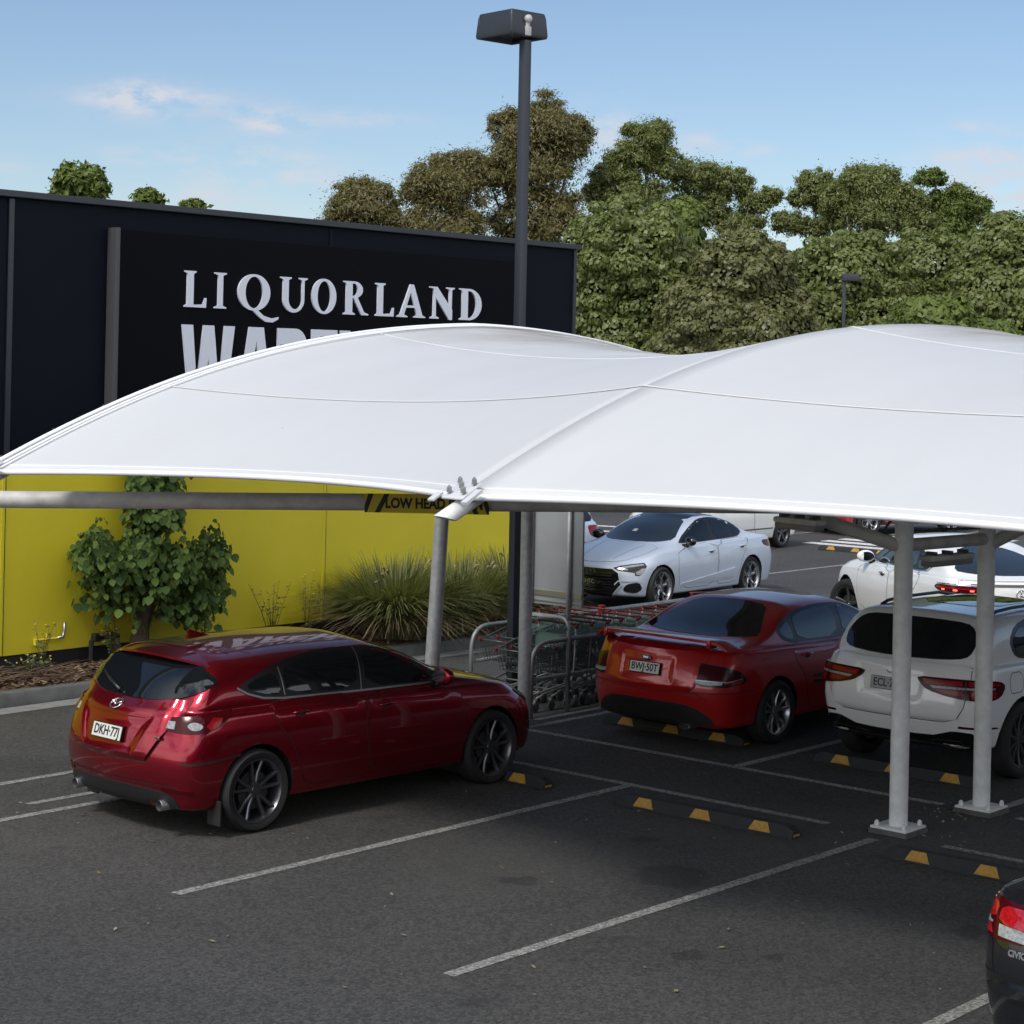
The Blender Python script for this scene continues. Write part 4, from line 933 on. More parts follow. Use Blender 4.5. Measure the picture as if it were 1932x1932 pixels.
p3 = post('canopy_post', 'galvanised round canopy post rising behind the bonnet of the deep red hatchback', 14.68, 13.86, 4.13, .075, M_GALV, plate=False, group='posts of the canopy', lean=(.28, .0))
p4 = post('canopy_post', 'galvanised round canopy post next to the dark square lamp pole', 16.0, 13.69, 4.14, .070, M_GALV, plate=False, group='posts of the canopy')
def beam(name, label, pts, r, m=M_STEEL, cat='beam', group=None):
    t = Vector(pts[0]); mb = MB(); mb.tube([Vector(p) - t for p in pts], r, 20); o = mb.build(name, m, auto=50); o.location = t; return tag(o, label, cat, group)
ZB = 16.75
beam('canopy_beam', 'long grey steel tube across the picture under the front edge of the canopy', [vp(-6.5, ZB, 2.60), vp(-4.35, ZB, 2.632), vp(0, ZB, 2.692), vp(3.3, ZB, 2.735), vp(3.9, ZB, 2.725), vp(4.6, ZB, 2.685), vp(7.5, ZB, 2.62)], .073)
P1 = Vector((14.67, 8.37, 0)); P2 = Vector((15.89, 8.24, 0))
beam('canopy_strut', 'sloping steel strut from the front white post up to the long beam', [P1 + Vector((0, 0, 2.40)), vp(2.25, 16.62, 2.74)], .058, cat='strut', group='struts of the canopy frame')
beam('canopy_strut', 'short sloping strut at the right edge above the rear white post', [P2 + Vector((0, 0, 2.36)), vp(5.1, 17.2, 2.85)], .058, cat='strut', group='struts of the canopy frame')
beam('tie_tube', 'short level steel tube joining the two white posts', [P1 + Vector((0, 0, 2.42)), P2 + Vector((0, 0, 2.42))], .055, cat='tube')
cb = MB(); cb.tube([P1 + Vector((-.02, .08, 2.42)), P1 + Vector((-.06, .16, 2.54)), P1 + Vector((-.02, .09, 2.66))], .014, 6); cb.tube([P1 + Vector((.10, 0, 2.42)), P1 + Vector((.14, 0, 2.52)), P1 + Vector((.5, -.05, 2.535)), P2 + Vector((-.14, 0, 2.52)), P2 + Vector((-.09, 0, 2.62)), P2 + Vector((-.02, .02, 2.70))], .013, 6)
o = cb.build('electrical_cable', M_FRAME, smooth=True); tag(o, 'thin cable looping along the tube between the white posts', 'cable')
def batten(label, c, d, ln):
    t = thing('batten_light', label, 'light', c); a = Vector(d).normalized(); s = Vector((-a.y, a.x, 0))
    M3 = Matrix((a, s, (0, 0, 1))).transposed().to_4x4()
    mb = MB(); mb.box((0, 0, .0), (ln, .13, .05), M3, bev=.02); mb.build('housing', M_STEEL, t, auto=40); mb = MB(); mb.box((0, 0, -.045), (ln * .96, .12, .06), M3, bev=.028); mb.build('diffuser', mat('grey diffuser', (.22, .22, .21), .4), t, auto=40)
    for k in (-.35, 0, .35): MB().box(tuple(a * ln * k + Vector((0, 0, .035))), (.03, .10, .04), M3).build('clip', M_FRAME, t)
    return t
batten('weatherproof batten light hanging under the tube between the white posts', tuple((P1 + P2) / 2 + Vector((.02, 0, 2.29))), (P2 - P1), .66)
batten('weatherproof batten light under the long beam left of the struts', tuple(vp(2.42, 16.35, 2.62)), (.2, 1, 0), .5)
# low head room sign hung on the beam
hs = thing('height_warning_sign', 'yellow and black low head room sign hung on the long beam', 'sign', vp(-.85, ZB - .09, 2.68))
R2 = RT; n2 = -FW
def hs_box(name, x0, x1, z0, z1, t, m, d=0.0):
    mb = MB(); q = [R2 * x0 + UP * z0, R2 * x1 + UP * z0, R2 * x1 + UP * z1, R2 * x0 + UP * z1]; mb.add([p + n2 * d for p in q] + [p + n2 * (d + t) for p in q], [(3, 2, 1, 0), (4, 5, 6, 7), (0, 1, 5, 4), (1, 2, 6, 5), (2, 3, 7, 6), (3, 0, 4, 7)]); return mb.build(name, m, hs)
M_SIGNY = mat('sign yellow', (.62, .46, .015), .45, noise=.08); M_SIGNK = mat('sign black', (.008, .008, .008), .5)
x0 = (688 - 966) / 3705 * (ZB - .09) + .90 - .025; x1 = (922 - 966) / 3705 * (ZB - .09) + .90 - .02
hs_box('board', x0, x1, -.085, .075, .004, M_SIGNY)
for k in (0, .085):
    for sg, xb in ((1, x0), (-1, x1)):
        q = [(0, 0), (.045, 0), (.125, .16), (.08, .16)] if k else [(0, .06), (0, .0), (.02, 0), (.075, .16), (.03, .16)]
        q = [(a + k, b) for a, b in q]; vs = [R2 * (xb + sg * a) + UP * (b - .085) + n2 * .0055 for a, b in q]; MB().add(vs, [tuple(range(len(q)))[::sg]]).build('stripe', M_SIGNK, hs)
put_text('sign_text', 'LOW HEAD ROOM', .118, R2 * ((x0 + x1) / 2 + .06) + UP * -.006 + n2 * .006, R2, UP, M_SIGNK, hs, .0008, bold=.005, sx=.82)

# ------------------------------------------------------------------ lamp poles
M_POLE = mat('dark grey pole paint', (.020, .024, .032), .45, noise=.15, nscale=4)
def lamp(label, x, y, h, head_w, rz, w=.10, junction=True):
    t = thing('lamp_pole', label, 'lamp pole', (x, y, 0), rz, 'square headed car park lamp poles')
    mb = MB(); mb.box((0, 0, h / 2 - .1), (w, w, h - .2), bev=.008); mb.build('pole', M_POLE, t, auto=40)
    hw_ = head_w / 2; mb = MB(); top = []; vs = []
    prof = [(0.0, 1.0), (.03, 1.03), (.24, .97), (.30, .92)]
    for z, k in prof:
        for a, b in ((-1, -1), (1, -1), (1, 1), (-1, 1)): vs.append((a * hw_ * k - hw_ * .78, b * hw_ * .88 * k, h - .16 + z))
    fs = [(4 * i + k, 4 * i + (k + 1) % 4, 4 * i + 4 + (k + 1) % 4, 4 * i + 4 + k) for i in range(3) for k in range(4)] + [(12, 13, 14, 15)]
    mb.add(vs, fs); inn = [(p[0] + hw_ * .78) * .86 - hw_ * .78 for p in vs[:4]]
    bot = [(inn[i], vs[i][1] * .86, h - .16) for i in range(4)]; up_ = [(p[0], p[1], h - .10) for p in bot]
    mb.add(vs[:4] + bot + up_, [(k, 4 + k, 4 + (k + 1) % 4, (k + 1) % 4) for k in range(4)] + [(4 + k, 8 + k, 8 + (k + 1) % 4, 4 + (k + 1) % 4) for k in range(4)])
    bm_o = mb.build('lamp_head', M_POLE, t, auto=25); bv = bm_o.modifiers.new('b', 'BEVEL'); bv.width = .018; bv.segments = 2; bv.limit_method = 'ANGLE'
    mb = MB(); mb.add(up_, [(0, 1, 2, 3)]); mb.build('lamp_glass', mat('lamp glass', (.10, .11, .11), .15), bm_o)
    mb = MB(); mb.box((-hw_ * 1.62, 0, h - .02), (.012, hw_ * 1.74, .27)); mb.build('head_band', M_FRAME, bm_o)
    if junction:
        mb = MB(); mb.tube([(.055, -.03, h - .13), (.06, -.03, h + .06)], .035, 10); mb.ellipsoid((.085, -.035, h + .04), (.05, .05, .05), 12, 8); mb.box((.05, -.03, h - .10), (.09, .09, .12), bev=.02); mb.build('photocell', mat('pale grey plastic', (.40, .40, .40), .5), bm_o, auto=40)
    return t
lamp('tall dark square lamp pole rising through the top of the picture beside the shop', 17.464, 15.132, 7.90, .64, radians(-98), .105)
# ray to the far lamp
def at(px, py, z):
    d = FW + c_r * (px - 966) / 3705 - c_u * (py - 693) / 3705; t = (z - CH) / d.z; return Vector((0, 0, CH)) + d * t
def atd(px, py, Z):
    d = FW + c_r * (px - 966) / 3705 - c_u * (py - 693) / 3705; return Vector((0, 0, CH)) + d * Z
q = atd(1593, 523, 78)
lamp('distant dark lamp pole in front of the dense green trees', q.x, q.y, q.z, .62, radians(130), .12, False)

# ------------------------------------------------------------------ trolley bay
M_RAIL = M_GALVD
def rail(label, pts, r=.026, name='trolley_bay_rail', group='rails of the trolley bay'):
    t = Vector(pts[0]); mb = MB(); mb.tube([Vector(p) - t for p in pts], r, 10); return t, mb
def bend(a, b, c, n=6):
    a, b, c = map(Vector, (a, b, c)); return [a * (1 - t) ** 2 + b * 2 * t * (1 - t) + c * t * t for t in np.linspace(0, 1, n)]
for lab, y, x0_, x1_ in (('near side galvanised hoop rail of the trolley bay beside the red sedan', 13.95, 16.42, 21.2), ('far side galvanised hoop rail of the trolley bay beside the garden bed', 15.32, 16.95, 21.4)):
    t = thing('trolley_bay_rail', lab, 'rail', (x0_, y, 0), 0, 'rails of the trolley bay')
    ln = x1_ - x0_; mb = MB(); mb.tube([(0, 0, 0), (0, 0, .55)] + bend((0, 0, .55), (0, 0, .82), (.27, 0, .82)) + [(ln - .27, 0, .82)] + bend((ln - .27, 0, .82), (ln, 0, .82), (ln, 0, .55)) + [(ln, 0, 0)], .027, 10); mb.build('hoop', M_RAIL, t, smooth=True)
    mb = MB(); mb.tube([(0, 0, .42), (ln, 0, .42)], .024, 10); mb.build('lower_bar', M_RAIL, t, smooth=True)
    for k in (1, 2): MB().tube([(ln * k / 3, 0, 0), (ln * k / 3, 0, .82)], .022, 8).build('upright', M_RAIL, t, smooth=True)
t = thing('trolley_bay_sign', 'blank grey back of the sign panel over the trolley bay', 'sign', (17.03, 13.93, 0))
mb = MB(); mb.tube([(0, 0, 0), (0, 0, .92)] + bend((0, 0, .92), (0, 0, 1.05), (0, .14, 1.05)) + [(0, .50, 1.05)] + bend((0, .50, 1.05), (0, .62, 1.05), (0, .62, .92)) + [(0, .62, 0)], .026, 10); mb.build('hoop', M_RAIL, t, smooth=True)
mb = MB(); mb.box((.06, .31, 1.78), (.03, .90, 1.22), bev=.004); mb.build('panel', mat('aluminium sign back', (.36, .38, .40), .5, .3, noise=.12, nscale=3), t, auto=30)
MB().box((.04, .31, 1.30), (.018, .90, .06)).build('panel_rail', M_DULL, t); MB().box((.04, .31, 1.21), (.012, .90, .012)).build('panel_rail', M_DULL, t)
for yy in (.02, .58): MB().tube([(.0, yy, 1.04), (0, yy, 2.4)], .024, 10).build('sign_post', M_GALV, t, smooth=True)
# shopping trolleys
M_WIRE = mat('trolley wire', (.15, .17, .165), .4, .6); M_WIREG = mat('trolley green panel', (.035, .075, .06), .5); M_TRED = mat('trolley red plastic', (.20, .007, .009), .45); M_THAN = mat('trolley handle grip', (.075, .008, .009), .5); M_WHL = mat('castor grey', (.10, .10, .10), .6)
def trolley():
    t = thing('shopping_trolley', 'x', 'trolley', (0, 0, 0), 0, 'nested shopping trolleys')
    # front towards -x; basket from x=-.40 (front) to .40 (handle end)
    def P(fx, y, z): return Vector((fx, y, z))
    mb = MB(); r = .0042
    def sec(k): # k 0 front .. 1 back : x, half width, bottom z, top z
        return -.42 + .84 * k, .20 + .07 * k, .46 - .06 * k, .70 + .17 * k
    for k in np.linspace(0, 1, 15):
        x, w, b, h = sec(k)
        for s in (-1, 1): mb.tube([P(x + .05 * (1 - k), s * w * .86, b), P(x, s * w, h)], r, 4, cap=False)
        if int(k * 14) % 2 == 0: mb.tube([P(x + .05 * (1 - k), -w * .86, b), P(x + .05 * (1 - k), w * .86, b)], r, 4, cap=False)
    for f in (0, .2, .4, .6, .8, 1.0):
        for s in (-1, 1):
            x0, w0, b0, h0 = sec(0); x1, w1, b1, h1 = sec(1)
            mb.tube([P(x0 + .05 * (1 - f), s * w0 * (.86 + .14 * f), b0 + (h0 - b0) * f), P(x1, s * w1 * (.86 + .14 * f), b1 + (h1 - b1) * f)], r if f < 1 else .007, 4, cap=False)
    for y in np.linspace(-1, 1, 9):
        x0, w0, b0, h0 = sec(0); x1, w1, b1, h1 = sec(1)
        mb.tube([P(x0, y * w0, h0), P(x0 + .05, y * w0 * .86, b0), P(x1, y * w1 * .86, b1)], r, 4, cap=False)
    mb.tube([P(-.42, -.20, .70), P(-.42, .20, .70)], .007, 4)
    mb.build('wire_basket', M_WIRE, t, smooth=True)
    mb = MB()
    for s in (-1, 1):
        mb.tube([P(.42, s * .27, .93), P(.40, s * .27, .46), P(.36, s * .26, .30), P(-.30, s * .19, .20), P(-.44, s * .17, .15)], .012, 6); mb.tube([P(.36, s * .26, .30), P(.44, s * .255, .14)], .011, 6); mb.tube([P(-.10, s * .215, .46), P(.38, s * .26, .30)], .009, 6)
    mb.tube([P(-.30, -.19, .20), P(-.30, .19, .20)], .010, 6); mb.build('frame', M_GALVD, t, smooth=True)
    mb = MB(); mb.tube([P(.45, -.30, .94), P(.45,   .30, .94)], .012, 8); mb.build('handle', M_THAN, t, smooth=True)
    for s in (-1, 1): MB().box(P(.42, s * .28, .92), (.05, .03, .04), bev=.010).build('corner_cap', M_TRED, t, auto=40); MB().box(P(-.42, s * .20, .695), (.045, .03, .04), bev=.010).build('corner_cap', M_TRED, t, auto=40)
    mb = MB(); mb.box(P(.28, 0, .76), (.012, .44, .16), Matrix.Rotation(.25, 4, 'Y'), bev=.004); mb.build('child_seat_flap', M_WIREG, t)
    for x, y in ((-.44, -.17), (-.44, .17), (.45, -.255), (.45, .255)):
        mb = MB(); mb.lathe([(.0, -.014), (.05, -.014), (.058, -.008), (.058, .008), (.05, .014), (0, .014)], Matrix.Translation((x, y, .058)), 16); w = mb.build('castor', M_WHL, t, auto=40)
        mb = MB(); mb.box((x, y, .105), (.05, .04, .07), bev=.01); mb.build('castor_fork', M_GALVD, w, auto=40)
    return t
tr0 = trolley(); first = True
TL = [('first trolley of the near nested row beside the bay rail, its front facing left', 16.90, 14.33), ('first trolley of the far nested row, its front left of the dark lamp pole', 17.35, 14.96)]
def place(lab, x, y, rz=0):
    global first
    o = tr0 if first else copy_tree(tr0); first = False; o.location = (x, y, 0); o.rotation_euler = (0, 0, rz); o['label'] = lab
MID = 'grey wire trolley with red handle pushed into the nested rows of the trolley bay'
place(TL[0][0], TL[0][1], TL[0][2], .03); place(TL[1][0], TL[1][1], TL[1][2], -.02)
for k in range(1, 9): place(MID, 16.90 + .28 * k, 14.33 + random.uniform(-.015, .015), random.uniform(-.03, .03))
for k in range(1, 4): place(MID, 17.35 + .31 * k, 14.96 + random.uniform(-.015, .015), random.uniform(-.03, .03))
place('loose trolley with red handle turned across the end of the trolley bay', 21.05, 14.6, 1.1)
ck = thing('cup_post', 'small red capped post above the trolleys behind the red sedan', 'post', (18.9, 14.95, 0)); mb = MB(); mb.tube([(0, 0, 0), (0, 0, .85)], .03, 8); mb.build('stem', M_GALVD, ck); mb = MB(); mb.tube([(0, 0, .85), (0, 0, .96)], .045, 12); mb.build('cap', M_TRED, ck, auto=40)

# ------------------------------------------------------------------ wheel stops
M_RUB = mat('black rubber', (.020, .021, .023), .75, noise=.25, nscale=12, bump=.2); M_STOPY = mat('worn yellow paint', (.50, .27, .025), .6, noise=.35, nscale=30, col2=(.30, .17, .03))
def wheel_stop():
    t = thing('wheel_stop', 'x', 'wheel stop', (0, 0, 0), 0, 'rubber wheel stops of the bays'); L = 1.83
    prof = [(-.075, 0), (-.072, .035), (-.045, .10), (.045, .10), (.072, .035), (.075, 0)]
    mb = MB(); vs = []; xs = [(-L / 2, .55), (-L / 2 + .06, .9), (-L / 2 + .10, 1), (L / 2 - .10, 1), (L / 2 - .06, .9), (L / 2, .55)]
    for y, k in xs:
        for a, z in prof: vs.append((a, y, z * k))
    fs = [(6 * i + k, 6 * i + k + 1, 6 * i + 7 + k, 6 * i + 6 + k) for i in range(5) for k in range(5)] + [tuple(range(6))[::-1], tuple(range(30, 36))]
    mb.add(vs, fs); mb.build('rubber_block', M_RUB, t, auto=35)
    for sd in (-1, 1):
        for y in (-.60, 0, .60):
            q = [(sd * .0755, y - .11, .018), (sd * .0755, y + .11, .018), (sd * .0745, y + .10, .035), (sd * .0485, y + .065, .096), (sd * .0485, y - .065, .096), (sd * .0745, y - .10, .035)]
            mb = MB(); qq = [Vector(p) + Vector((sd * .002, 0, .0005)) for p in q]; mb.add(qq, [(0, 1, 2, 5), (5, 2, 3, 4)] if sd > 0 else [(1, 0, 5, 2), (2, 5, 4, 3)]); mb.build('yellow_panel', M_STOPY, t)
    for e in (-1, 1):
        mb = MB(); y = e * (L / 2 + .001); qq = [(-.055, y, .012), (.055, y, .012), (.035, y - e * .002, .05), (-.035, y - e * .002, .05)]; mb.add(qq, [(0, 1, 2, 3)]); mb.build('yellow_end', M_STOPY, t)
    return t
ws = wheel_stop()
WS = [('wheel stop under the tail of the red sedan', 16.88, 12.33, 0), ('wheel stop behind the white wagon between the two white posts', 16.80, 9.60, 0), ('wheel stop in the empty bay between the deep red hatchback and the front white post', 13.84, 9.77, .02),
      ('wheel stop in the bay right of the front white post, near the black sedan', 13.88, 7.10, 0), ('wheel stop under the front wheels of the deep red hatchback', 13.82, 12.42, 0),
      ('distant wheel stop on the open asphalt left of the white coupe styled car', 36.9, 22.2, 0.05)]
for i, (lab, x, y, a) in enumerate(WS):
    o = ws if i == 0 else copy_tree(ws); o.location = (x, y, .002); o.rotation_euler = (0, 0, a); o['label'] = lab
# ------------------------------------------------------------------ vegetation
BARK = mat('tree bark', (.075, .055, .042), .9, noise=.5, nscale=14, bump=.8, bscale=18); BARKP = mat('pale bark', (.22, .19, .155), .8, noise=.4, nscale=10, bump=.3)
def leaves(n, centers, radii, size, aspect=.5, shell=.55, droop=0.0, r=None, out=.6, jitter=.35, cup=0.0, fuzz=.06):
    """n leaf quads spread through ellipsoid clumps, denser towards their skins"""
    r = r or rng; k = len(centers); C = np.array(centers, float); R = np.array(radii, float)
    wts = (R[:, 0] * R[:, 1] + R[:, 0] * R[:, 2] + R[:, 1] * R[:, 2]); idx = r.choice(k, n, p=wts / wts.sum())
    d = r.normal(size=(n, 3)); d /= np.linalg.norm(d, axis=1)[:, None]
    rad = shell + (1 - shell) * r.random(n) ** .6; rad *= 1 + r.normal(size=n) * fuzz
    P = C[idx] + d * R[idx] * rad[:, None]
    nor = d * out + r.normal(size=(n, 3)) * jitter + np.array([0, 0, .45]); nor /= np.linalg.norm(nor, axis=1)[:, None]
    t = r.normal(size=(n, 3)); t[:, 2] -= droop; t -= nor * (t * nor).sum(1)[:, None]; t /= np.linalg.norm(t, axis=1)[:, None]
    b = np.cross(nor, t); s = size * (.6 + .8 * r.random(n))[:, None]
    V = np.empty((n, 4, 3)); V[:, 0] = P - t * s * .5; V[:, 1] = P + b * s * aspect * .5 - nor * s * cup; V[:, 2] = P + t * s * .5; V[:, 3] = P - b * s * aspect * .5 - nor * s * cup
    return V.reshape(-1, 3), np.arange(n * 4).reshape(n, 4)
FIG = leaf_mat('fig leaf', [(.105, .130, .040), (.170, .200, .060), (.230, .265, .085), (.132, .160, .050)], .42, .42, .5)
FIGB = leaf_mat('bronze green leaf', [(.112, .116, .046), (.165, .168, .064), (.215, .218, .086), (.135, .138, .054)], .42, .42, .5)
FIGY = leaf_mat('yellow green leaf', [(.075, .105, .025), (.125, .165, .038), (.17, .21, .048), (.095, .135, .030)], .3)
GUM = leaf_mat('gum leaf', [(.13, .150, .050), (.19, .215, .072), (.25, .275, .100), (.155, .175, .060)], .45, .42, .5)
GUMB = leaf_mat('brown green gum leaf', [(.13, .115, .048), (.19, .168, .070), (.245, .215, .095), (.155, .135, .056)], .45, .42, .5)
def clump_tree(name, label, base, crown, nclump, nleaf, size, m, bark, trunk_r, clump=(.28, .45), seed=1, group=None, droop=.3, aspect=.55, limbs=7, shell=.6, fill=True, flat=1.0, out=.6, fuzz=.06):
    """crown: list of ellipsoids (centre, radii) relative to base; smaller clumps are scattered over their skins"""
    r = np.random.default_rng(seed); t = thing(name, label, 'tree', base, 0, group); cs = []; rs = []
    for c, rad in crown:
        c = np.array(c, float); rad = np.array(rad, float)
        for _ in range(nclump):
            d = r.normal(size=3); d /= np.linalg.norm(d)
            if d[2] < -.55: d[2] *= -.6
            k = r.uniform(*clump); sz = float(min(rad)) * k
            cs.append(c + d * (rad - sz * .55) * r.uniform(.82, 1.06)); rs.append(np.array([sz * r.uniform(.9, 1.25), sz * r.uniform(.9, 1.25), sz * r.uniform(.7, .95) * flat]))
        if fill: cs.append(c); rs.append(rad * .90)
    V, F = leaves(nleaf, cs, rs, size, aspect, shell, droop, r, out=out, cup=.08, fuzz=fuzz)
    arr_mesh('crown', V, F, m, t)
    mb = MB(); H = max(c[2] for c, rad in crown); top = np.array(crown[0][0])
    mb.tube([(0, 0, -.2), (trunk_r * .6, 0, H * .25), (top[0] * .4, top[1] * .4, H * .55), (top[0] * .9, top[1] * .9, H * 1.0)], [trunk_r * 1.2, trunk_r * .9, trunk_r * .6, trunk_r * .15], 8)
    pick = r.choice(len(cs), min(limbs * 2, len(cs)), replace=False)
    for i in pick:
        e = cs[i]; s0 = np.array([top[0] * .3, top[1] * .3, H * r.uniform(.25, .6)]); mid = (s0 + e) / 2 + np.array([0, 0, -.06 * H * r.random()])
        mb.tube([s0, mid, e], [trunk_r * .4, trunk_r * .25, trunk_r * .06], 5)
    mb.build('trunk', bark, t, smooth=True); return t
GK = dict(droop=1.0, aspect=.32, clump=(.20, .42), shell=.15, out=.7, flat=.9, fuzz=.24)
def tree_px(name, label, Z, blobs, **kw):
    """blobs: (px, py, half width px, half height px[, depth shift]) in photograph measure; the tree stands at depth Z"""
    k = Z / 3705; b0 = blobs[0]; p = atd(b0[0], b0[1], Z); base = Vector((p.x, p.y, 0)); cr = []
    for b in blobs:
        q = atd(b[0], b[1], Z); dz = b[4] if len(b) > 4 else 0; q = q + FW * dz; c = q - base
        rx = b[2] * k; rz_ = b[3] * k; cr.append(((c.x, c.y, c.z), (rx, rx, rz_)))
    return clump_tree(name, label, tuple(base), cr, **kw)
G1 = 'tall gum trees behind the dense row'; G2 = 'dense dark green trees behind the car park'
tree_px('gum_tree', 'low brown green gum tree just above the black wall, leftmost of the tall gums', 92, [(685, 385, 70, 55), (645, 412, 45, 35), (725, 420, 40, 40), (690, 470, 70, 60)], nclump=22, nleaf=35360, size=.20, m=GUMB, bark=BARK, trunk_r=.22, seed=11, group=G1, fill=True, limbs=4, **GK)
tree_px('gum_tree', 'brown green gum tree of middle height left of the tall lamp pole', 93, [(850, 350, 80, 70), (800, 360, 48, 52), (880, 330, 55, 48), (830, 440, 95, 80)], nclump=24, nleaf=51680, size=.20, m=GUMB, bark=BARK, trunk_r=.28, seed=12, group=G1, fill=True, limbs=4, **GK)
tree_px('gum_tree', 'tallest brown green gum tree rising behind the lamp pole', 95, [(1020, 300, 92, 95), (1028, 215, 42, 46), (960, 240, 44, 40), (1080, 265, 44, 52), (940, 330, 55, 50), (1020, 410, 110, 70), (980, 480, 90, 60)], nclump=21, nleaf=81600, size=.20, m=GUMB, bark=BARK, trunk_r=.35, seed=13, group=G1, fill=True, limbs=4, **GK)
tree_px('gum_tree', 'bright green gum tree with a high rounded top right of the lamp pole', 97, [(1222, 265, 52, 48), (1190, 300, 50, 38), (1160, 330, 48, 36), (1250, 310, 40, 38), (1200, 370, 75, 45), (1130, 365, 30, 30)], nclump=34, nleaf=46240, size=.20, m=GUM, bark=BARKP, trunk_r=.25, seed=14, group=G1, fill=True, limbs=3, **GK)
tree_px('gum_tree', 'open crowned green gum tree with sky showing through, behind the pale limbs', 99, [(1310, 335, 48, 44), (1375, 345, 46, 36), (1420, 385, 40, 34), (1340, 385, 45, 40), (1455, 370, 26, 22), (1385, 425, 60, 34), (1300, 400, 40, 44)], nclump=28, nleaf=40800, size=.20, m=GUM, bark=BARKP, trunk_r=.24, seed=15, group=G1, fill=True, limbs=3, **GK)
tree_px('gum_tree', 'thin gum tree with bare pale limbs left of the broad right hand gum', 99, [(1540, 350, 40, 34), (1510, 375, 28, 24), (1565, 390, 34, 30), (1490, 420, 40, 26), (1540, 430, 45, 24)], nclump=22, nleaf=23120, size=.20, m=GUM, bark=BARKP, trunk_r=.22, seed=16, group=G1, fill=True, limbs=3, **GK)
tree_px('gum_tree', 'broad rounded gum tree standing highest on the right', 97, [(1640, 350, 66, 48), (1590, 375, 48, 40), (1700, 375, 50, 40), (1650, 410, 90, 45), (1725, 420, 50, 32)], nclump=36, nleaf=51680, size=.20, m=GUM, bark=BARKP, trunk_r=.28, seed=17, group=G1, fill=True, limbs=3, **GK)
tree_px('gum_tree', 'yellowish gum tree with thin limbs at the right end of the tall row', 98, [(1800, 385, 52, 40), (1755, 335, 34, 22), (1840, 400, 34, 34), (1785, 425, 60, 30)], nclump=30, nleaf=29920, size=.20, m=FIGY, bark=BARKP, trunk_r=.22, seed=18, group=G1, fill=True, limbs=3, **GK)
FK = dict(bark=BARK, group=G2, droop=1.3, aspect=.72, clump=(.15, .28), shell=.82, flat=.85, out=1.5)
tree_px('broadleaf_tree', 'large bright green broadleaf tree at the right end of the black wall', 84, [(1190, 480, 125, 110), (1130, 560, 95, 120), (1240, 570, 115, 130), (1160, 640, 110, 90), (1210, 700, 110, 120)], nclump=80, nleaf=86000, size=.205, m=FIG, trunk_r=.35, seed=21, **FK)
tree_px('broadleaf_tree', 'yellow green broadleaf tree crown peeping above the dense row left of middle', 88, [(1290, 405, 48, 36), (1270, 450, 62, 45)], nclump=26, nleaf=7000, size=.34, m=FIGY, trunk_r=.2, seed=22, **FK)
tree_px('broadleaf_tree', 'bronze green broadleaf tree in the middle of the dense row', 80, [(1400, 520, 100, 90), (1340, 600, 105, 95), (1440, 620, 105, 110), (1310, 680, 90, 80), (1400, 700, 120, 130)], nclump=80, nleaf=86000, size=.205, m=FIGB, trunk_r=.35, seed=23, **FK)
tree_px('broadleaf_tree', 'dark green broadleaf tree behind the distant lamp pole', 86, [(1600, 520, 110, 90), (1540, 610, 100, 110), (1650, 610, 110, 110), (1590, 700, 130, 120)], nclump=80, nleaf=84000, size=.205, m=FIG, trunk_r=.35, seed=24, **FK)
tree_px('broadleaf_tree', 'dark green broadleaf tree right of the distant lamp pole', 88, [(1760, 510, 100, 85), (1720, 600, 100, 110), (1800, 600, 100, 110), (1750, 700, 130, 120)], nclump=80, nleaf=80000, size=.205, m=FIG, trunk_r=.35, seed=25, **FK)
tree_px('broadleaf_tree', 'green broadleaf tree cut off by the right edge of the picture', 84, [(1905, 470, 80, 80), (1880, 560, 95, 100), (1960, 560, 95, 120), (1900, 660, 120, 130)], nclump=80, nleaf=80000, size=.205, m=FIG, trunk_r=.35, seed=26, **FK)
tree_px('broadleaf_tree', 'low yellow green leafy tree in front of the dark row at right', 74, [(1760, 600, 85, 48), (1850, 640, 80, 42), (1700, 630, 45, 40), (1790, 670, 120, 70)], nclump=34, nleaf=13000, size=.36, m=FIGY, trunk_r=.22, seed=27, **{**FK, 'aspect': .4})
# under-storey that closes the view between the trunks
t = tree_px('hedge', 'long dark hedge filling the ground behind the car park trees', 92, [(1100, 800, 150, 130), (1300, 790, 170, 130), (1520, 780, 170, 140), (1740, 780, 170, 140), (1950, 780, 170, 150), (900, 780, 150, 140)], nclump=18, nleaf=26000, size=.5, m=FIG, trunk_r=.1, seed=28, **{**FK, 'clump': (.3, .5)})
for o in list(t.children):
    if o.name.startswith('trunk'): bpy.data.objects.remove(o)
t['category'] = 'hedge'; del t['group']
tree_px('street_tree', 'round light green tree top showing above the left end of the black wall', 52, [(150, 345, 52, 38), (125, 365, 28, 26), (175, 365, 28, 26), (150, 400, 60, 40)], nclump=22, nleaf=7000, size=.20, m=FIGY, bark=BARK, trunk_r=.18, seed=31, group='tree tops above the black wall', aspect=.5, clump=(.22, .45), shell=.3, fuzz=.22, out=.7)
tree_px('street_tree', 'small tree top above the wall, second from the left', 58, [(278, 375, 30, 22), (280, 410, 40, 30)], nclump=18, nleaf=3600, size=.20, m=FIGY, bark=BARK, trunk_r=.15, seed=32, group='tree tops above the black wall', aspect=.5, clump=(.22, .45), shell=.3, fuzz=.22, out=.7)
tree_px('street_tree', 'smallest tree top just clearing the wall left of the gums', 62, [(363, 390, 24, 16), (365, 420, 34, 24)], nclump=16, nleaf=2600, size=.20, m=FIGY, bark=BARK, trunk_r=.15, seed=33, group='tree tops above the black wall', aspect=.5, clump=(.22, .45), shell=.3, fuzz=.22, out=.7)

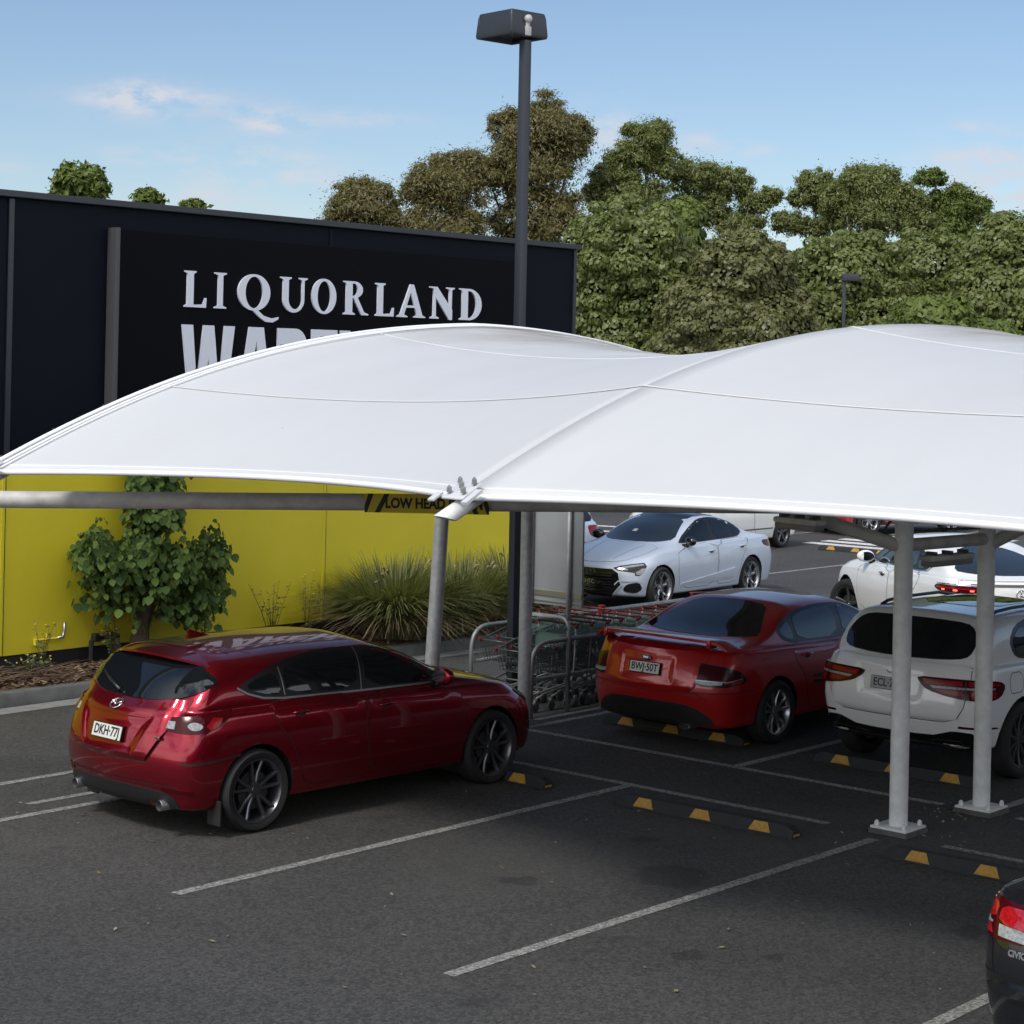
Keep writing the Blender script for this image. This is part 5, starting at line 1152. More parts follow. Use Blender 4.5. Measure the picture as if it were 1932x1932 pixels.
# --- sapling with big hanging leaves in front of the yellow wall
SAP = leaf_mat('heart shaped leaf', [(.040, .075, .024), (.075, .125, .034), (.14, .20, .045), (.055, .10, .030)], .3, .65, .15)
def sapling():
    r = np.random.default_rng(5); Y = 18.98; base = Vector((15.02, Y, .14)); t = thing('young_tree', 'young tree with big heart shaped leaves in front of the yellow wall', 'tree', base)
    blobs = [((-.42, 0, 1.18), (.50, .42, .48)), ((.05, -.12, 1.12), (.55, .45, .55)), ((.62, .02, 1.12), (.56, .40, .40)), ((1.05, .0, 1.28), (.22, .26, .40)), ((-.72, 0, 1.45), (.22, .26, .38)), ((.22, .0, 1.75), (.42, .34, .45)), ((.25, .03, 2.45), (.34, .30, .40)), ((.12, -.05, 2.05), (.34, .27, .5)), ((-.32, .05, .92), (.36, .30, .26)), ((.70, -.05, .72), (.50, .32, .22)), ((1.0, 0, .86), (.26, .22, .22)), ((.45, 0, 2.85), (.25, .24, .3))]
    V = []; F = []; heart = [(0, 0), (.34, .10), (.50, .38), (.36, .70), (0, 1.08), (-.36, .70), (-.50, .38), (-.34, .10)]
    wt = np.array([b[1][0] * b[1][2] for b in blobs]); wt /= wt.sum()
    shoots = []
    for _ in range(480):
        b = blobs[r.choice(len(blobs), p=wt)]; d = r.normal(size=3); d /= np.linalg.norm(d)
        if d[2] < -.3 and r.random() < .5: d[2] *= -1
        c = np.array(b[0]) + d * np.array(b[1]) * r.uniform(.35, 1.0) * (1.22 if r.random() < .12 else 1.0); shoots.append((c, d))
    for c, d in shoots:
        for k in range(15):
            a = r.uniform(0, 2 * pi); f = r.random(); p = Vector(c) + Vector((cos(a), sin(a), 0)) * (.03 + .13 * f) + Vector((0, 0, .10 - .22 * f)); s = r.uniform(.040, .075) * (.6 + .6 * f)
            outv = Vector((cos(a), sin(a) - .35, 0)).normalized(); tip = (outv * r.uniform(.15, .6) + Vector((0, 0, -1))).normalized(); nor = (outv + Vector((0, 0, .45)) + Vector(r.normal(size=3) * .25)); nor = (nor - tip * nor.dot(tip)).normalized(); side = tip.cross(nor)
            o = len(V)
            for hx, hy in heart: V.append(p + side * hx * s * 1.5 + tip * hy * s * 1.4 - nor * (abs(hx) * .35 + hy * hy * .12) * s)
            F += [(o, o + 1, o + 2, o + 7), (o + 2, o + 3, o + 6, o + 7), (o + 3, o + 4, o + 5, o + 6)]
    arr_mesh('crown', np.array([tuple(v) for v in V]), np.array(F), SAP, t)
    mb = MB(); mb.tube([(-.06, 0, -.05), (-.04, 0, .10), (0, 0, .45), (.06, 0, .8), (.18, .02, 1.4), (.24, .02, 2.2), (.28, .02, 2.9)], [.17, .13, .105, .09, .06, .04, .012], 12)
    for b in blobs: mb.tube([(.05 + .1 * min(1, b[0][2] / 2), 0, max(.55, b[0][2] - .55)), tuple((Vector((.1, 0, b[0][2] - .2)) + Vector(b[0])) / 2), b[0]], [.035, .022, .008], 6)
    mb.build('trunk', mat('sapling bark', (.10, .065, .045), .9, noise=.45, nscale=18, bump=.6, bscale=30), t, smooth=True)
sapling()
# --- strappy grass clumps
STRAP = leaf_mat('strap leaf', [(.075, .100, .032), (.130, .155, .052), (.20, .215, .085), (.27, .24, .12), (.105, .135, .044)], .3); STRAW = leaf_mat('dry straw', [(.24, .19, .11), (.32, .26, .16), (.16, .12, .07)], .1)
def blades(n, spread, h, r, w=.010, lean=1.0, fall=1.0, sq=1.0):
    V = np.empty((n, 14, 3)); F = np.empty((n, 6, 4), int); a = r.uniform(0, 2 * pi, n); d = np.stack([np.cos(a), np.sin(a) * sq, np.zeros(n)], 1); s = np.stack([-np.sin(a), np.cos(a), np.zeros(n)], 1)
    b = d * (r.random(n) ** .6 * spread * .35)[:, None]; ln = h * r.uniform(.6, 1.15, n); le = (.12 + .88 * r.random(n) ** .7) * lean
    for k in range(7):
        f = k / 6; out = (le * f * .55 + le * f ** 2.2 * .5 * fall) * ln; z = ln * (f - le * .62 * f ** 2.3 * fall); p = b + d * out[:, None]; p[:, 2] = np.maximum(z, .015); ww = (w * (1 - f ** 2.5 * .85) * r.uniform(.7, 1.3, n))[:, None]
        V[:, 2 * k] = p - s * ww * .5; V[:, 2 * k + 1] = p + s * ww * .5
        if k < 6: F[:, k] = np.arange(n)[:, None] * 14 + np.array([2 * k, 2 * k + 1, 2 * k + 3, 2 * k + 2])
    return V.reshape(-1, 3), F.reshape(-1, 4)
def grass(label, x, y, h, spread, n, seed, straw=True):
    r = np.random.default_rng(seed); t = thing('grass_clump', label, 'grass', (x, y, .16), 0, 'strappy grass clumps against the yellow wall')
    V, F = blades(n, spread, h, r, w=.021, sq=.85); arr_mesh('blades', V, F, STRAP, t)
    V, F = blades(n // 6, spread * 1.1, h * .85, r, w=.012, lean=1.25, fall=1.15, sq=.85); arr_mesh('dry_blades', V, F, STRAW, t)
    for _ in range(14):
        mb = MB(); a = r.uniform(0, 2 * pi); l = r.uniform(.1, .5) * spread; hh = h * r.uniform(.6, 1.05); p = Vector((cos(a) * l, sin(a) * l * .8, hh * .8)); q = p + Vector((cos(a) * .12, sin(a) * .1, .06)); mb.tube([p, (p + q) / 2 + Vector((0, 0, .03)), q], [.006, .020, .004], 5); mb.build('seed_head', STRAW, t, smooth=True)
    return t
grass('big strappy grass clump against the yellow wall, left of the grey post', 19.05, 18.62, 1.22, 1.35, 3600, 41)
grass('strappy grass clump just right of the grey post, against the yellow wall', 20.35, 18.62, 1.12, 1.25, 3000, 42)
grass('smaller strappy grass clump close to the dark lamp pole, against the yellow wall', 21.6, 18.8, 1.2, .9, 2000, 43)
grass('low strappy grass clump spilling over the kerb in front of the big clump', 19.75, 18.35, .75, .9, 1000, 44)
grass('dry strappy grass clump at the end of the bed under the grey sign panel', 21.9, 18.85, .7, .6, 900, 45)
# --- weeds along the wall and a heap of dry sticks
WEED = leaf_mat('weed leaf', [(.06, .08, .03), (.10, .12, .05), (.16, .15, .06)], .2); FLOW = mat('yellow weed flower', (.55, .42, .03), .6)
def weed(label, x, y, h, n, seed, spread=.25):
    r = np.random.default_rng(seed); t = thing('wall_weed', label, 'weed', (x, y, .15), 0, 'thin weeds along the wall foot'); mb = MB(); V = []; F = []; fl = MB()
    for _ in range(n):
        a = r.uniform(0, 2 * pi); e = Vector((cos(a) * spread * r.random(), sin(a) * spread * .4 * r.random(), h * r.uniform(.55, 1))); m_ = e * .5 + Vector((0, 0, .08 * h)); mb.tube([(0, 0, 0), m_, e], [.005, .004, .002], 4)
        fl.ellipsoid(e, (.012, .012, .010), 6, 4)
        for _k in range(14):
            f = r.uniform(.1, 1); p = m_ * (2 * f) if f < .5 else m_.lerp(e, 2 * f - 1); d = Vector(r.normal(size=3)).normalized(); u = d.orthogonal().normalized(); s = r.uniform(.015, .04); o = len(V); V += [p, p + d * s + u * s * .3, p + d * s * 2, p + d * s - u * s * .3]; F.append((o, o + 1, o + 2, o + 3))
    mb.build('stems', WEED, t, smooth=True); arr_mesh('leaflets', np.array([tuple(v) for v in V]), np.array(F), WEED, t); fl.build('flowers', FLOW, t)
weed('thin yellow flowered weed by the small tap', 13.75, 19.2, .62, 6, 51); weed('leafy weed left of the young tree trunk', 14.72, 19.1, .75, 14, 52, .22); weed('sparse tall weed against the yellow wall between tree and grass clumps', 17.35, 19.2, .85, 12, 53, .45); weed('straggly weed right of the young tree, against the wall', 16.2, 19.2, .8, 8, 54, .3); weed('tall thin weed just left of the big grass clump', 17.95, 19.2, .95, 5, 55, .25); weed('low weed on the mulch at the left edge', 13.45, 18.95, .3, 14, 56, .4)
st = thing('dry_sticks', 'heap of dry sticks on the mulch at the left edge', 'sticks', (13.3, 18.85, .18)); mb = MB(); r_ = np.random.default_rng(61)
for _ in range(70):
    a = r_.normal() * .5 + .1; l = r_.uniform(.3, .9); c = Vector((r_.normal() * .45, r_.normal() * .16, abs(r_.normal()) * .06)); d = Vector((cos(a), sin(a) * .5, r_.normal() * .10)); mb.tube([c - d * l / 2, c + Vector((0, 0, .02)), c + d * l / 2], [.008, .007, .003], 5)
mb.build('sticks', mat('dry stick', (.13, .085, .055), .9, noise=.4, nscale=9), st, smooth=True)
# leaf litter and chips on the asphalt
V = []; F = []
for k in range(260):
    if k < 60: c = Vector((15.89 + random.gauss(-.25, .22), 8.24 + random.gauss(.1, .2), .006))
    elif k < 100: c = Vector((14.67 + random.gauss(0, .3), 8.37 + random.gauss(-.1, .25), .006))
    else: c = Vector((random.uniform(8, 17), random.uniform(5, 15), .006))
    a = random.uniform(0, pi); s = random.uniform(.010, .030); d = Vector((cos(a), sin(a), random.uniform(-.1, .3))) * s; u = Vector((-sin(a), cos(a), random.uniform(-.2, .3))) * s * .5; o = len(V); c.z += .008; V += [c - d, c + u, c + d, c - u]; F.append((o, o + 1, o + 2, o + 3))
tag(arr_mesh('leaf_litter', np.array([tuple(v) for v in V]), np.array(F), leaf_mat('dry leaf', [(.30, .24, .15), (.14, .09, .05), (.40, .36, .28)], 0)), kind='stuff')
def side_glass(c, frame, panes, m, dividers=(), trim=None, off=.0035):
    for sd in (-1, 1):
        Y = ('y', sd)
        c.patch('window_frame', frame, Y, M_TRIM, off=off, rnd=1)
        for p in panes: c.patch('side_window', p, Y, m, off=off + .003, rnd=1)
        if trim: c.strip('window_trim', trim, Y, .014, M_CHROME, off + .004)
def star_emblem(c, proj, a, b, R=.05, four=False):
    l, n = c.hit(proj, a, b); r = Vector((0, -1, 0)); u = n.cross(r).normalized(); ce = l + n * .012; em = MB()
    em.tube([ce + r * R * cos(t) + u * R * sin(t) for t in np.linspace(0, 2 * pi, 25)[:-1]], .006, 8, closed=True)
    for k in range(3):
        t = pi / 2 + k * 2 * pi / 3; em.tube([ce, ce + (r * cos(t) + u * sin(t)) * R], [.009, .004], 6)
    return em.build('emblem', M_CHROME, c.root, smooth=True)

def red_sedan():
    L = 4.97; hw = .934
    lo = gen_loops(L, hw, .20, .56, .82, 1.01, .965, .78, .82, 3.70, 1.50, 2.86, 1.445, deck=True, deckz=(1.045, 1.075), rbk=.27, xb=.10, zr=.88, roofr=1.385, wroof=.47, fbow=.45, gw=(.875, .815, .72), gtr=.02)
    c = Car('red_sedan', 'red four door sedan with boot spoiler parked beside the trolley bay', (16.10, 12.17, 0), 0, lo, L, hw, (1.11, 3.95), (.375, .335), P_RED, M_GAPR)
    R_ = ('x', -1)
    for sd in (-1, 1):
        Y = ('y', sd)
        fd = c.panel('door', [(2.42, .98), (2.42, .60), (2.48, .30), (3.50, .30), (3.56, .55), (3.52, .93)], Y, rnd=1)
        rd = c.panel('door', [(1.42, 1.02), (1.44, .85), (1.58, .70), (1.66, .48), (1.72, .33), (1.85, .30), (2.45, .30), (2.39, .60), (2.39, .985)], Y, rnd=1)
        c.handle(2.62, .86, sd, fd); c.handle(1.66, .88, sd, rd)
        # double black rubbing strips
        for z in (.63, .57): c.patch('rubbing_strip', [(1.74, z), (2.36, z), (2.36, z + .035), (1.78, z + .035)], Y, M_TRIM, off=.009)
        C = ('c', .75, .32, -1, sd)
        tl = c.patch('tail_light', [(17, .70), (27, .665), (48, .665), (66, .69), (70, .73), (62, .81), (46, .865), (26, .895)], C, M_LAMPDARK, off=.010, rnd=0, grid=.03)
        c.patch('lamp_lens', [(20, .70), (30, .685), (44, .688), (44, .712), (21, .722)], C, M_CLEAR, off=.014, parent=tl, grid=.025)
        c.patch('lamp_lens', [(22, .735), (48, .725), (61, .755), (46, .838), (28, .868)], C, M_DRED, off=.014, parent=tl, grid=.025)
        c.patch('lamp_lens', [(46, .688), (62, .703), (66, .725), (62, .73), (46, .715)], C, M_RED, off=.015, parent=tl, grid=.025)
        c.strip('lamp_trim', [(21, .727), (48, .716), (64, .745)], C, .008, M_DULL, .016)
        c.line([(10, .60), (20, .598), (45, .60), (70, .61), (84, .60)], C, .010)
        c.mirror(3.28, 1.03, P_RED, sd, y=.87)
        c.patch('headlight', [(20, .62), (45, .64), (66, .72), (70, .80), (50, .765), (24, .71)], ('c', 4.2, .3, 1, sd), M_CLEAR, off=.006, rnd=1)
    side_glass(c, [(1.24, 1.15), (1.32, 1.05), (1.52, 1.0), (3.44, .98), (3.28, 1.085), (2.92, 1.255), (2.60, 1.34), (2.16, 1.352), (1.74, 1.325), (1.42, 1.25)],
               [[(2.52, 1.015), (3.30, 1.005), (3.18, 1.09), (2.86, 1.22), (2.60, 1.30), (2.53, 1.305)], [(1.62, 1.025), (2.40, 1.01), (2.42, 1.315), (2.12, 1.322), (1.78, 1.295), (1.57, 1.245)], [(1.30, 1.145), (1.37, 1.07), (1.55, 1.03), (1.50, 1.225), (1.40, 1.195)]], M_GLASS2)
    c.patch('rear_window', sym([(6, 1.085), (14.5, 1.095), (18.6, 1.115), (17.0, 1.25), (15.4, 1.36), (6, 1.385)]), ('c', 3.2, 0, -1, 1), M_GLASS, off=.005, rnd=1)
    def lip(y, z):
        e = min(1, max(0, (abs(y) - .30) / .03), 1); t = max(e, min(1, max(0, (z - .905) / .02)), min(1, max(0, (.70 - z) / .02)))
        ed = min(1, max(0, (.60 - abs(y)) / .05), max(0, (z - .60) / .03)); return .003 + .020 * t * max(0, ed)
    c.panel('boot_lid', [(-.66, 1.02), (-.62, .86), (-.56, .66), (-.48, .585), (.48, .585), (.56, .66), (.62, .86), (.66, 1.02), (.3, 1.035), (-.3, 1.035)], R_, off=lip, grid=.03)
    c.plate('BWJ·50T', R_, 0, .80)
    l, n = c.hit(R_, 0, .895); em = MB(); r = Vector((0, -1, 0)); u = n.cross(r).normalized(); M3 = Matrix((r, u, n)).transposed()
    em.ellipsoid(l + n * .022, (.062, .027, .008), 24, 8, M3); e = em.build('emblem', M_CHROME, c.root, smooth=True)
    em = MB(); em.ellipsoid(l + n * .025, (.056, .022, .008), 24, 8, M3); em.build('emblem_face', mat('emblem blue', (.05, .12, .26), .25), e, smooth=True)
    put_text('emblem_text', 'Ford', .030, l + n * .0335, r, u, M_CHROME, e, .0008)
    c.badge_text('Series XR6', R_, -.46, .71, .05, M_CHROME); c.badge_text('FALCON', R_, .50, .82, .035, M_DULL)
    def ins(y): return [(-.72, .245), (.72, .245)]
    c.patch('bumper_insert', [(-.74, .25), (.74, .25), (.70, .36), (.52, .46), (.30, .485), (-.30, .485), (-.52, .46), (-.70, .36)], R_, M_PLASTIC, off=.006, rnd=1)
    for z in (.36, .39, .42, .45): c.strip('bumper_slat', [(-.46, z), (.46, z)], R_, .010, M_TRIM, .012)
    c.pipe(-.42, .235, c.hit(R_, -.42, .26)[0].x - .02, .032, .07)
    c.line([(-.68, .52), (-.60, .585), (-.5, .60)], R_, .008); c.line([(.68, .52), (.60, .585)], R_, .008)
    # spoiler on two feet
    sp = MB(); n_ = 19; rows = []
    for x, z, t in ((.40, 1.125, .018), (.26, 1.145, .036), (.13, 1.135, .022)):
        for dz in (.006, -t):
            rows.append([Vector((x + .14 * (abs(y) / .84) ** 2.5, y, z - .028 * (y / .84) ** 2 - .07 * max(0, (abs(y) - .70) / .14) ** 1.5 + dz)) for y in np.linspace(-.84, .84, n_)])
    vs = sum(rows, []); fs = []
    for i in range(n_ - 1):
        for a, b in ((0, 2), (2, 4)):
            for o_ in (0, 1): fs.append(((a + o_) * n_ + i, (a + o_) * n_ + i + 1, (b + o_) * n_ + i + 1, (b + o_) * n_ + i))
        fs.append((i, i + 1, n_ + i + 1, n_ + i)); fs.append((4 * n_ + i, 4 * n_ + i + 1, 5 * n_ + i + 1, 5 * n_ + i))
    for e_ in (0, n_ - 1):
        for a in (0, 2): fs.append((a * n_ + e_, (a + 2) * n_ + e_, (a + 3) * n_ + e_, (a + 1) * n_ + e_))
    sp.add(vs, fs)
    for y in (-.66, .66): sp.box((.26, y, 1.085), (.14, .05, .09), bev=.015)
    so = sp.build('boot_spoiler', P_RED, c.root, auto=35)
    bm = bmesh.new(); bm.from_mesh(so.data); bmesh.ops.recalc_face_normals(bm, faces=bm.faces[:]); bm.to_mesh(so.data); bm.free()
    c.line([(.22, -.64), (.80, -.64)], ('z',)); c.line([(.22, .64), (.80, .64)], ('z',))
    c.patch('windscreen', sym([(.70, 1.02), (.58, 1.30), (.3, 1.34)]), ('x', 1), M_GLASS2, off=.005, rnd=1)
    c.wheels(R=.335, rim=.232, style='twin', m=M_RIM, inset=.012)
    c.finish(); return c

def white_wagon():
    L = 4.656; hw = .945
    lo = gen_loops(L, hw, .30, .68, .92, 1.09, 1.07, .95, .20, 3.42, .52, 2.50, 1.60, rbk=.22, xb=.08, zr=1.0, roofr=1.545, wroof=.54, fbow=.36, rear_low=.16, gw=(.90, .855, .785), gtr=.02)
    c = Car('white_wagon', 'white sport utility wagon with roof rails seen behind the two white posts', (16.56, 9.59, 0), radians(-.5), lo, L, hw, (.94, 3.81), (.42, .37), P_WHITE, M_GAPW)
    R_ = ('x', -1)
    for sd in (-1, 1):
        Y = ('y', sd)
        fd = c.panel('door', [(2.22, 1.10), (2.22, .72), (2.28, .42), (3.28, .42), (3.36, .65), (3.34, 1.05)], Y, rnd=1)
        rd = c.panel('door', [(1.16, 1.12), (1.22, .95), (1.36, .82), (1.45, .60), (1.52, .44), (1.62, .42), (2.25, .42), (2.19, .72), (2.19, 1.10)], Y, rnd=1)
        c.handle(2.42, .98, sd, fd, M_CHROME); c.handle(1.44, 1.0, sd, rd, M_CHROME)
        c.strip('fuel_flap', [(.72, .84), (.91, .84), (.95, .90), (.95, 1.0), (.90, 1.03), (.76, 1.03), (.70, .98), (.70, .88)], Y, .008, M_GAPW, .002, True) if sd < 0 else None
        C = ('c', .85, .22, -1, sd)
        tl = c.patch('tail_light', [(4.7, 1.0), (6.5, .95), (12.1, .885), (27.9, .83), (48.4, .80), (61.4, .83), (67.9, .93), (61.4, .98), (40.9, .995), (22.3, 1.0)], C, M_DRED, off=.031, skirt=.02, rnd=1, grid=.03)
        c.patch('lamp_lens', [(8.4, .985), (35.3, .98), (35.3, .94), (11.2, .94)], C, M_RED, off=.034, parent=tl, grid=.03)
        c.patch('lamp_lens', [(14.0, .93), (35.3, .925), (55.8, .925), (55.8, .908), (35.3, .905), (16.7, .905)], C, M_CLEAR, off=.035, parent=tl, grid=.025)
        c.patch('lamp_lens', [(16.7, .90), (35.3, .895), (35.3, .85), (24.2, .86)], C, M_RED, off=.034, parent=tl, grid=.03)
        c.patch('lamp_lens', [(39.1, .895), (57.7, .895), (55.8, .83), (40.9, .83)], C, M_RED, off=.034, parent=tl, grid=.03)
        c.patch('lamp_lens', [(39.1, .98), (59.5, .97), (61.4, .935), (39.1, .94)], C, M_RED, off=.035, parent=tl, grid=.03)
        c.strip('lamp_trim', [(37.2, .985), (37.2, .82)], C, .008, M_TRIM, .037)
        C = ('c', .85, .33, -1, sd)
        c.patch('reflector', [(26, .565), (56, .55), (58, .535), (26, .545)], C, M_DRED, off=.010, grid=.03)
        c.mirror(2.98, 1.13, P_WHITE, sd, y=.87)
        rail = MB(); pts = []
        for xx, up in ((.86, .0), (.98, .028), (1.3, .036), (2.0, .036), (2.4, .03), (2.52, .0)): q = c.hit(('z',), xx, sd * .60)[0]; pts.append((xx, sd * .60, q.z + up))
        rail.tube(pts, .017, 8); rail.build('roof_rail', M_TRIM, c.root, smooth=True)
        c.patch('headlight', [(20, .80), (45, .80), (68, .88), (66, .95), (40, .92), (22, .88)], ('c', 3.95, .3, 1, sd), M_CLEAR, off=.006, rnd=1)
    side_glass(c, [(.86, 1.32), (.90, 1.19), (1.02, 1.135), (1.4, 1.115), (3.18, 1.10), (3.02, 1.20), (2.68, 1.38), (2.36, 1.48), (1.9, 1.515), (1.4, 1.50), (1.04, 1.45)],
               [[(2.28, 1.13), (3.02, 1.125), (2.90, 1.21), (2.60, 1.36), (2.36, 1.45), (2.29, 1.46)], [(1.38, 1.14), (2.19, 1.13), (2.20, 1.475), (1.85, 1.485), (1.48, 1.47), (1.27, 1.43)], [(.92, 1.31), (.95, 1.20), (1.05, 1.16), (1.33, 1.142), (1.21, 1.42), (1.06, 1.41)]], M_GLASS2)
    c.patch('rear_window', sym([(8, 1.15), (17, 1.165), (20, 1.20), (21.6, 1.31), (20.8, 1.43), (18, 1.48), (8, 1.495)]), ('c', 2.2, 0, -1, 1), M_GLASS, off=.012, rnd=1, grid=.03)
    def lip(y, z):
        e = min(1, max(0, (abs(y) - .30 - (z - .8) * .2) / .03)); t = max(e, min(1, max(0, (z - 1.0) / .02)), min(1, max(0, (.80 - z) / .03)))
        ed = min(1, max(0, (.72 - abs(y)) / .05), max(0, (z - .60) / .04)); return .003 + .024 * t * max(0, ed)
    c.panel('tailgate', [(-.74, 1.10), (-.76, .96), (-.72, .74), (-.66, .64), (-.55, .60), (.55, .60), (.66, .64), (.72, .74), (.76, .96), (.74, 1.10), (.3, 1.10), (-.3, 1.10)], R_, off=lip, grid=.035)
    c.plate('ECL·71X', R_, .0, .90, bg=M_PLATEGREY)
    star_emblem(c, R_, 0, 1.045); c.badge_text('GLC 250', R_, .50, 1.065, .05, M_DULL); c.badge_text('4MATIC', R_, -.46, 1.045, .04, M_DULL)
    c.patch('bumper_insert', [(-.82, .31), (.82, .31), (.82, .50), (.62, .515), (.50, .48), (.40, .45), (-.40, .45), (-.50, .48), (-.62, .515), (-.82, .50)], R_, M_BLACKGLOSS, off=.008, rnd=1)
    c.patch('number_recess', [(-.60, .33), (.60, .33), (.55, .37), (-.55, .37)], R_, M_PLASTIC, off=.012)
    for y in (-.55, .55):
        pl = [(y - .15 * (1 if y > 0 else 1), .375), (y + .12, .36), (y + .15, .405), (y + .10, .425), (y - .12, .425)]
        c.strip('exhaust_trim', pl, R_, .009, M_CHROME, .020, True)
    c.patch('windscreen', sym([(.72, 1.10), (.60, 1.46), (.3, 1.50)]), ('x', 1), M_GLASS2, off=.005, rnd=1)
    c.patch('sunroof', [(1.15, -.42), (2.35, -.42), (2.38, 0), (2.35, .42), (1.15, .42)], ('z',), M_GLASS, off=.004, rnd=1)
    c.wheels(R=.37, rim=.255, style='multi', n=10, m=M_RIMBLACK, inset=.01)
    c.finish(); return c

def white_sedan():
    L = 4.42; hw = .908
    lo = gen_loops(L, hw, .17, .55, .78, .985, .945, .76, .72, 3.26, 1.42, 2.46, 1.42, deck=True, deckz=(1.02, 1.05), rbk=.22, xb=.10, zr=.85, roofr=1.345, wroof=.45, fbow=.27)
    c = Car('white_sedan', 'white sedan with black roof and large black grille facing left, behind the red sedan', (29.22, 20.03, 0), radians(182.5), lo, L, hw, (.985, 3.615), (.365, .33), P_WHITE_SHADED, M_GAPW, scale=1.03)
    F_ = ('x', 1)
    for sd in (-1, 1):
        Y = ('y', sd)
        fd = c.panel('door', [(2.04, .97), (2.04, .60), (2.10, .28), (3.10, .28), (3.18, .55), (3.14, .92)], Y, rnd=1)
        rd = c.panel('door', [(1.06, 1.0), (1.16, .82), (1.30, .66), (1.38, .46), (1.44, .31), (1.55, .28), (2.07, .28), (2.01, .60), (2.01, .97)], Y, rnd=1)
        c.handle(2.22, .83, sd, fd); c.handle(1.28, .86, sd, rd)
        c.patch('door_crease', [(1.55, .36), (3.10, .30), (3.10, .36), (1.52, .52)], Y, P_WHITE_SHADED, off=lambda x, z: .004 + .016 * max(0, min(1, (z - .30) / .10)), grid=.05)
        C = ('c', 3.75, .30, 1, sd)
        hl = c.patch('headlight', [(13, .655), (20, .62), (34, .605), (46, .595), (46, .555), (52, .55), (66, .685), (64, .735), (44, .715), (24, .685)], C, M_LAMPDARK, off=.007, grid=.025)
        c.patch('lamp_lens', [(18, .655), (24, .63), (36, .625), (36, .645), (26, .66)], C, M_CLEAR, off=.011, parent=hl, grid=.02)
        c.patch('lamp_lens', [(47, .60), (48, .565), (53, .562), (62, .655), (57, .655)], C, M_CLEAR, off=.011, parent=hl, grid=.02)
        c.patch('lamp_lens', [(26, .672), (44, .70), (62, .718), (62, .70), (46, .675), (30, .655)], C, M_CLEAR, off=.011, parent=hl, grid=.02)
        c.patch('side_intake', [(30, .30), (48, .275), (58, .34), (52, .45), (36, .42), (30, .36)], C, M_BLACKGLOSS, off=.010, rnd=1, grid=.03)
        c.strip('intake_trim', [(16, .40), (22, .46), (40, .47), (54, .475)], C, .020, P_WHITE_SHADED, .016)
        c.patch('tail_light', [(14, .80), (40, .78), (72, .82), (80, .92), (50, .92), (16, .89)], ('c', .75, .3, -1, sd), M_DRED, off=.008, rnd=1)
        c.mirror(2.88, 1.02, M_BLACKGLOSS, sd, y=.845)
    side_glass(c, [(1.10, 1.09), (1.22, 1.02), (1.4, 1.0), (3.00, .965), (2.88, 1.06), (2.54, 1.23), (2.24, 1.325), (1.92, 1.345), (1.60, 1.315), (1.30, 1.22)],
               [[(2.06, .995), (2.90, .985), (2.78, 1.07), (2.48, 1.21), (2.24, 1.29), (2.07, 1.315)], [(1.44, 1.03), (1.97, 1.0), (1.98, 1.315), (1.66, 1.295), (1.46, 1.24)], [(1.17, 1.085), (1.26, 1.045), (1.37, 1.035), (1.39, 1.22), (1.30, 1.18)]], M_GLASS)
    c.patch('windscreen', sym([(7, .995), (13, 1.0), (18.5, 1.035), (18.5, 1.20), (18.5, 1.31), (7, 1.345)]), ('c', 1.0, 0, 1, 1), M_GLASS2, off=.005, rnd=1)
    for nm, y, z, w, h in (('sticker', -.10, 1.12, .08, .035),):
        c.patch('windscreen_sticker', [(y - w / 2, z), (y + w / 2, z), (y + w / 2, z + h), (y - w / 2, z + h)], F_, M_PLATE, off=.007)
    c.patch('black_roof', [(1.45, -.50), (1.40, 0), (1.45, .50), (2.30, .505), (2.43, .34), (2.49, 0), (2.43, -.34), (2.30, -.505)], ('z',), M_BLACKGLOSS, off=.004, rnd=1)
    c.panel('bonnet', [(3.34, -.66), (3.42, 0), (3.34, .66), (3.8, .66), (4.16, .50), (4.30, 0), (4.16, -.50), (3.8, -.66)], ('z',), rnd=1)
    c.line([(3.42, -.40), (4.14, -.30)], ('z',), .012, .003); c.line([(3.42, .40), (4.14, .30)], ('z',), .012, .003)
    g = c.patch('grille', [(-.36, .20), (.36, .20), (.56, .40), (.52, .58), (.42, .635), (-.42, .635), (-.52, .58), (-.56, .40)], F_, M_BLACKGLOSS, off=.010)
    for z in np.arange(.26, .62, .045): c.strip('grille_mesh', [(-.42, z), (.42, z)], F_, .010, M_RIMDARK, .0125, parent=g)
    ring = MB()
    for k in range(4):
        l, n = c.hit(F_, (k - 1.5) * .072, .575); ring.tube([l + n * .018 + Vector((0, cos(t), 0)) * .046 + Vector((0, 0, sin(t))) * .046 for t in np.linspace(0, 2 * pi, 21)[:-1]], .006, 6, closed=True)
    ring.build('emblem', M_RIMBLACK, c.root, smooth=True)
    c.strip('grille_frame', [(-.38, .20), (-.57, .40), (-.53, .585), (-.43, .645), (.43, .645), (.53, .585), (.57, .40), (.38, .20)], F_, .022, P_WHITE_SHADED, .014)
    c.plate('333·JTC', F_, 0, .43, w=.372, h=.10, bg=M_PLATEB, fg=M_PLATEW)
    c.patch('lower_intake', sym([(.70, .185), (.62, .215)]), F_, M_PLASTIC, off=.006)
    c.wheels(R=.33, rim=.248, style='y', m=M_RIM, inset=.012)
    c.finish(); return c

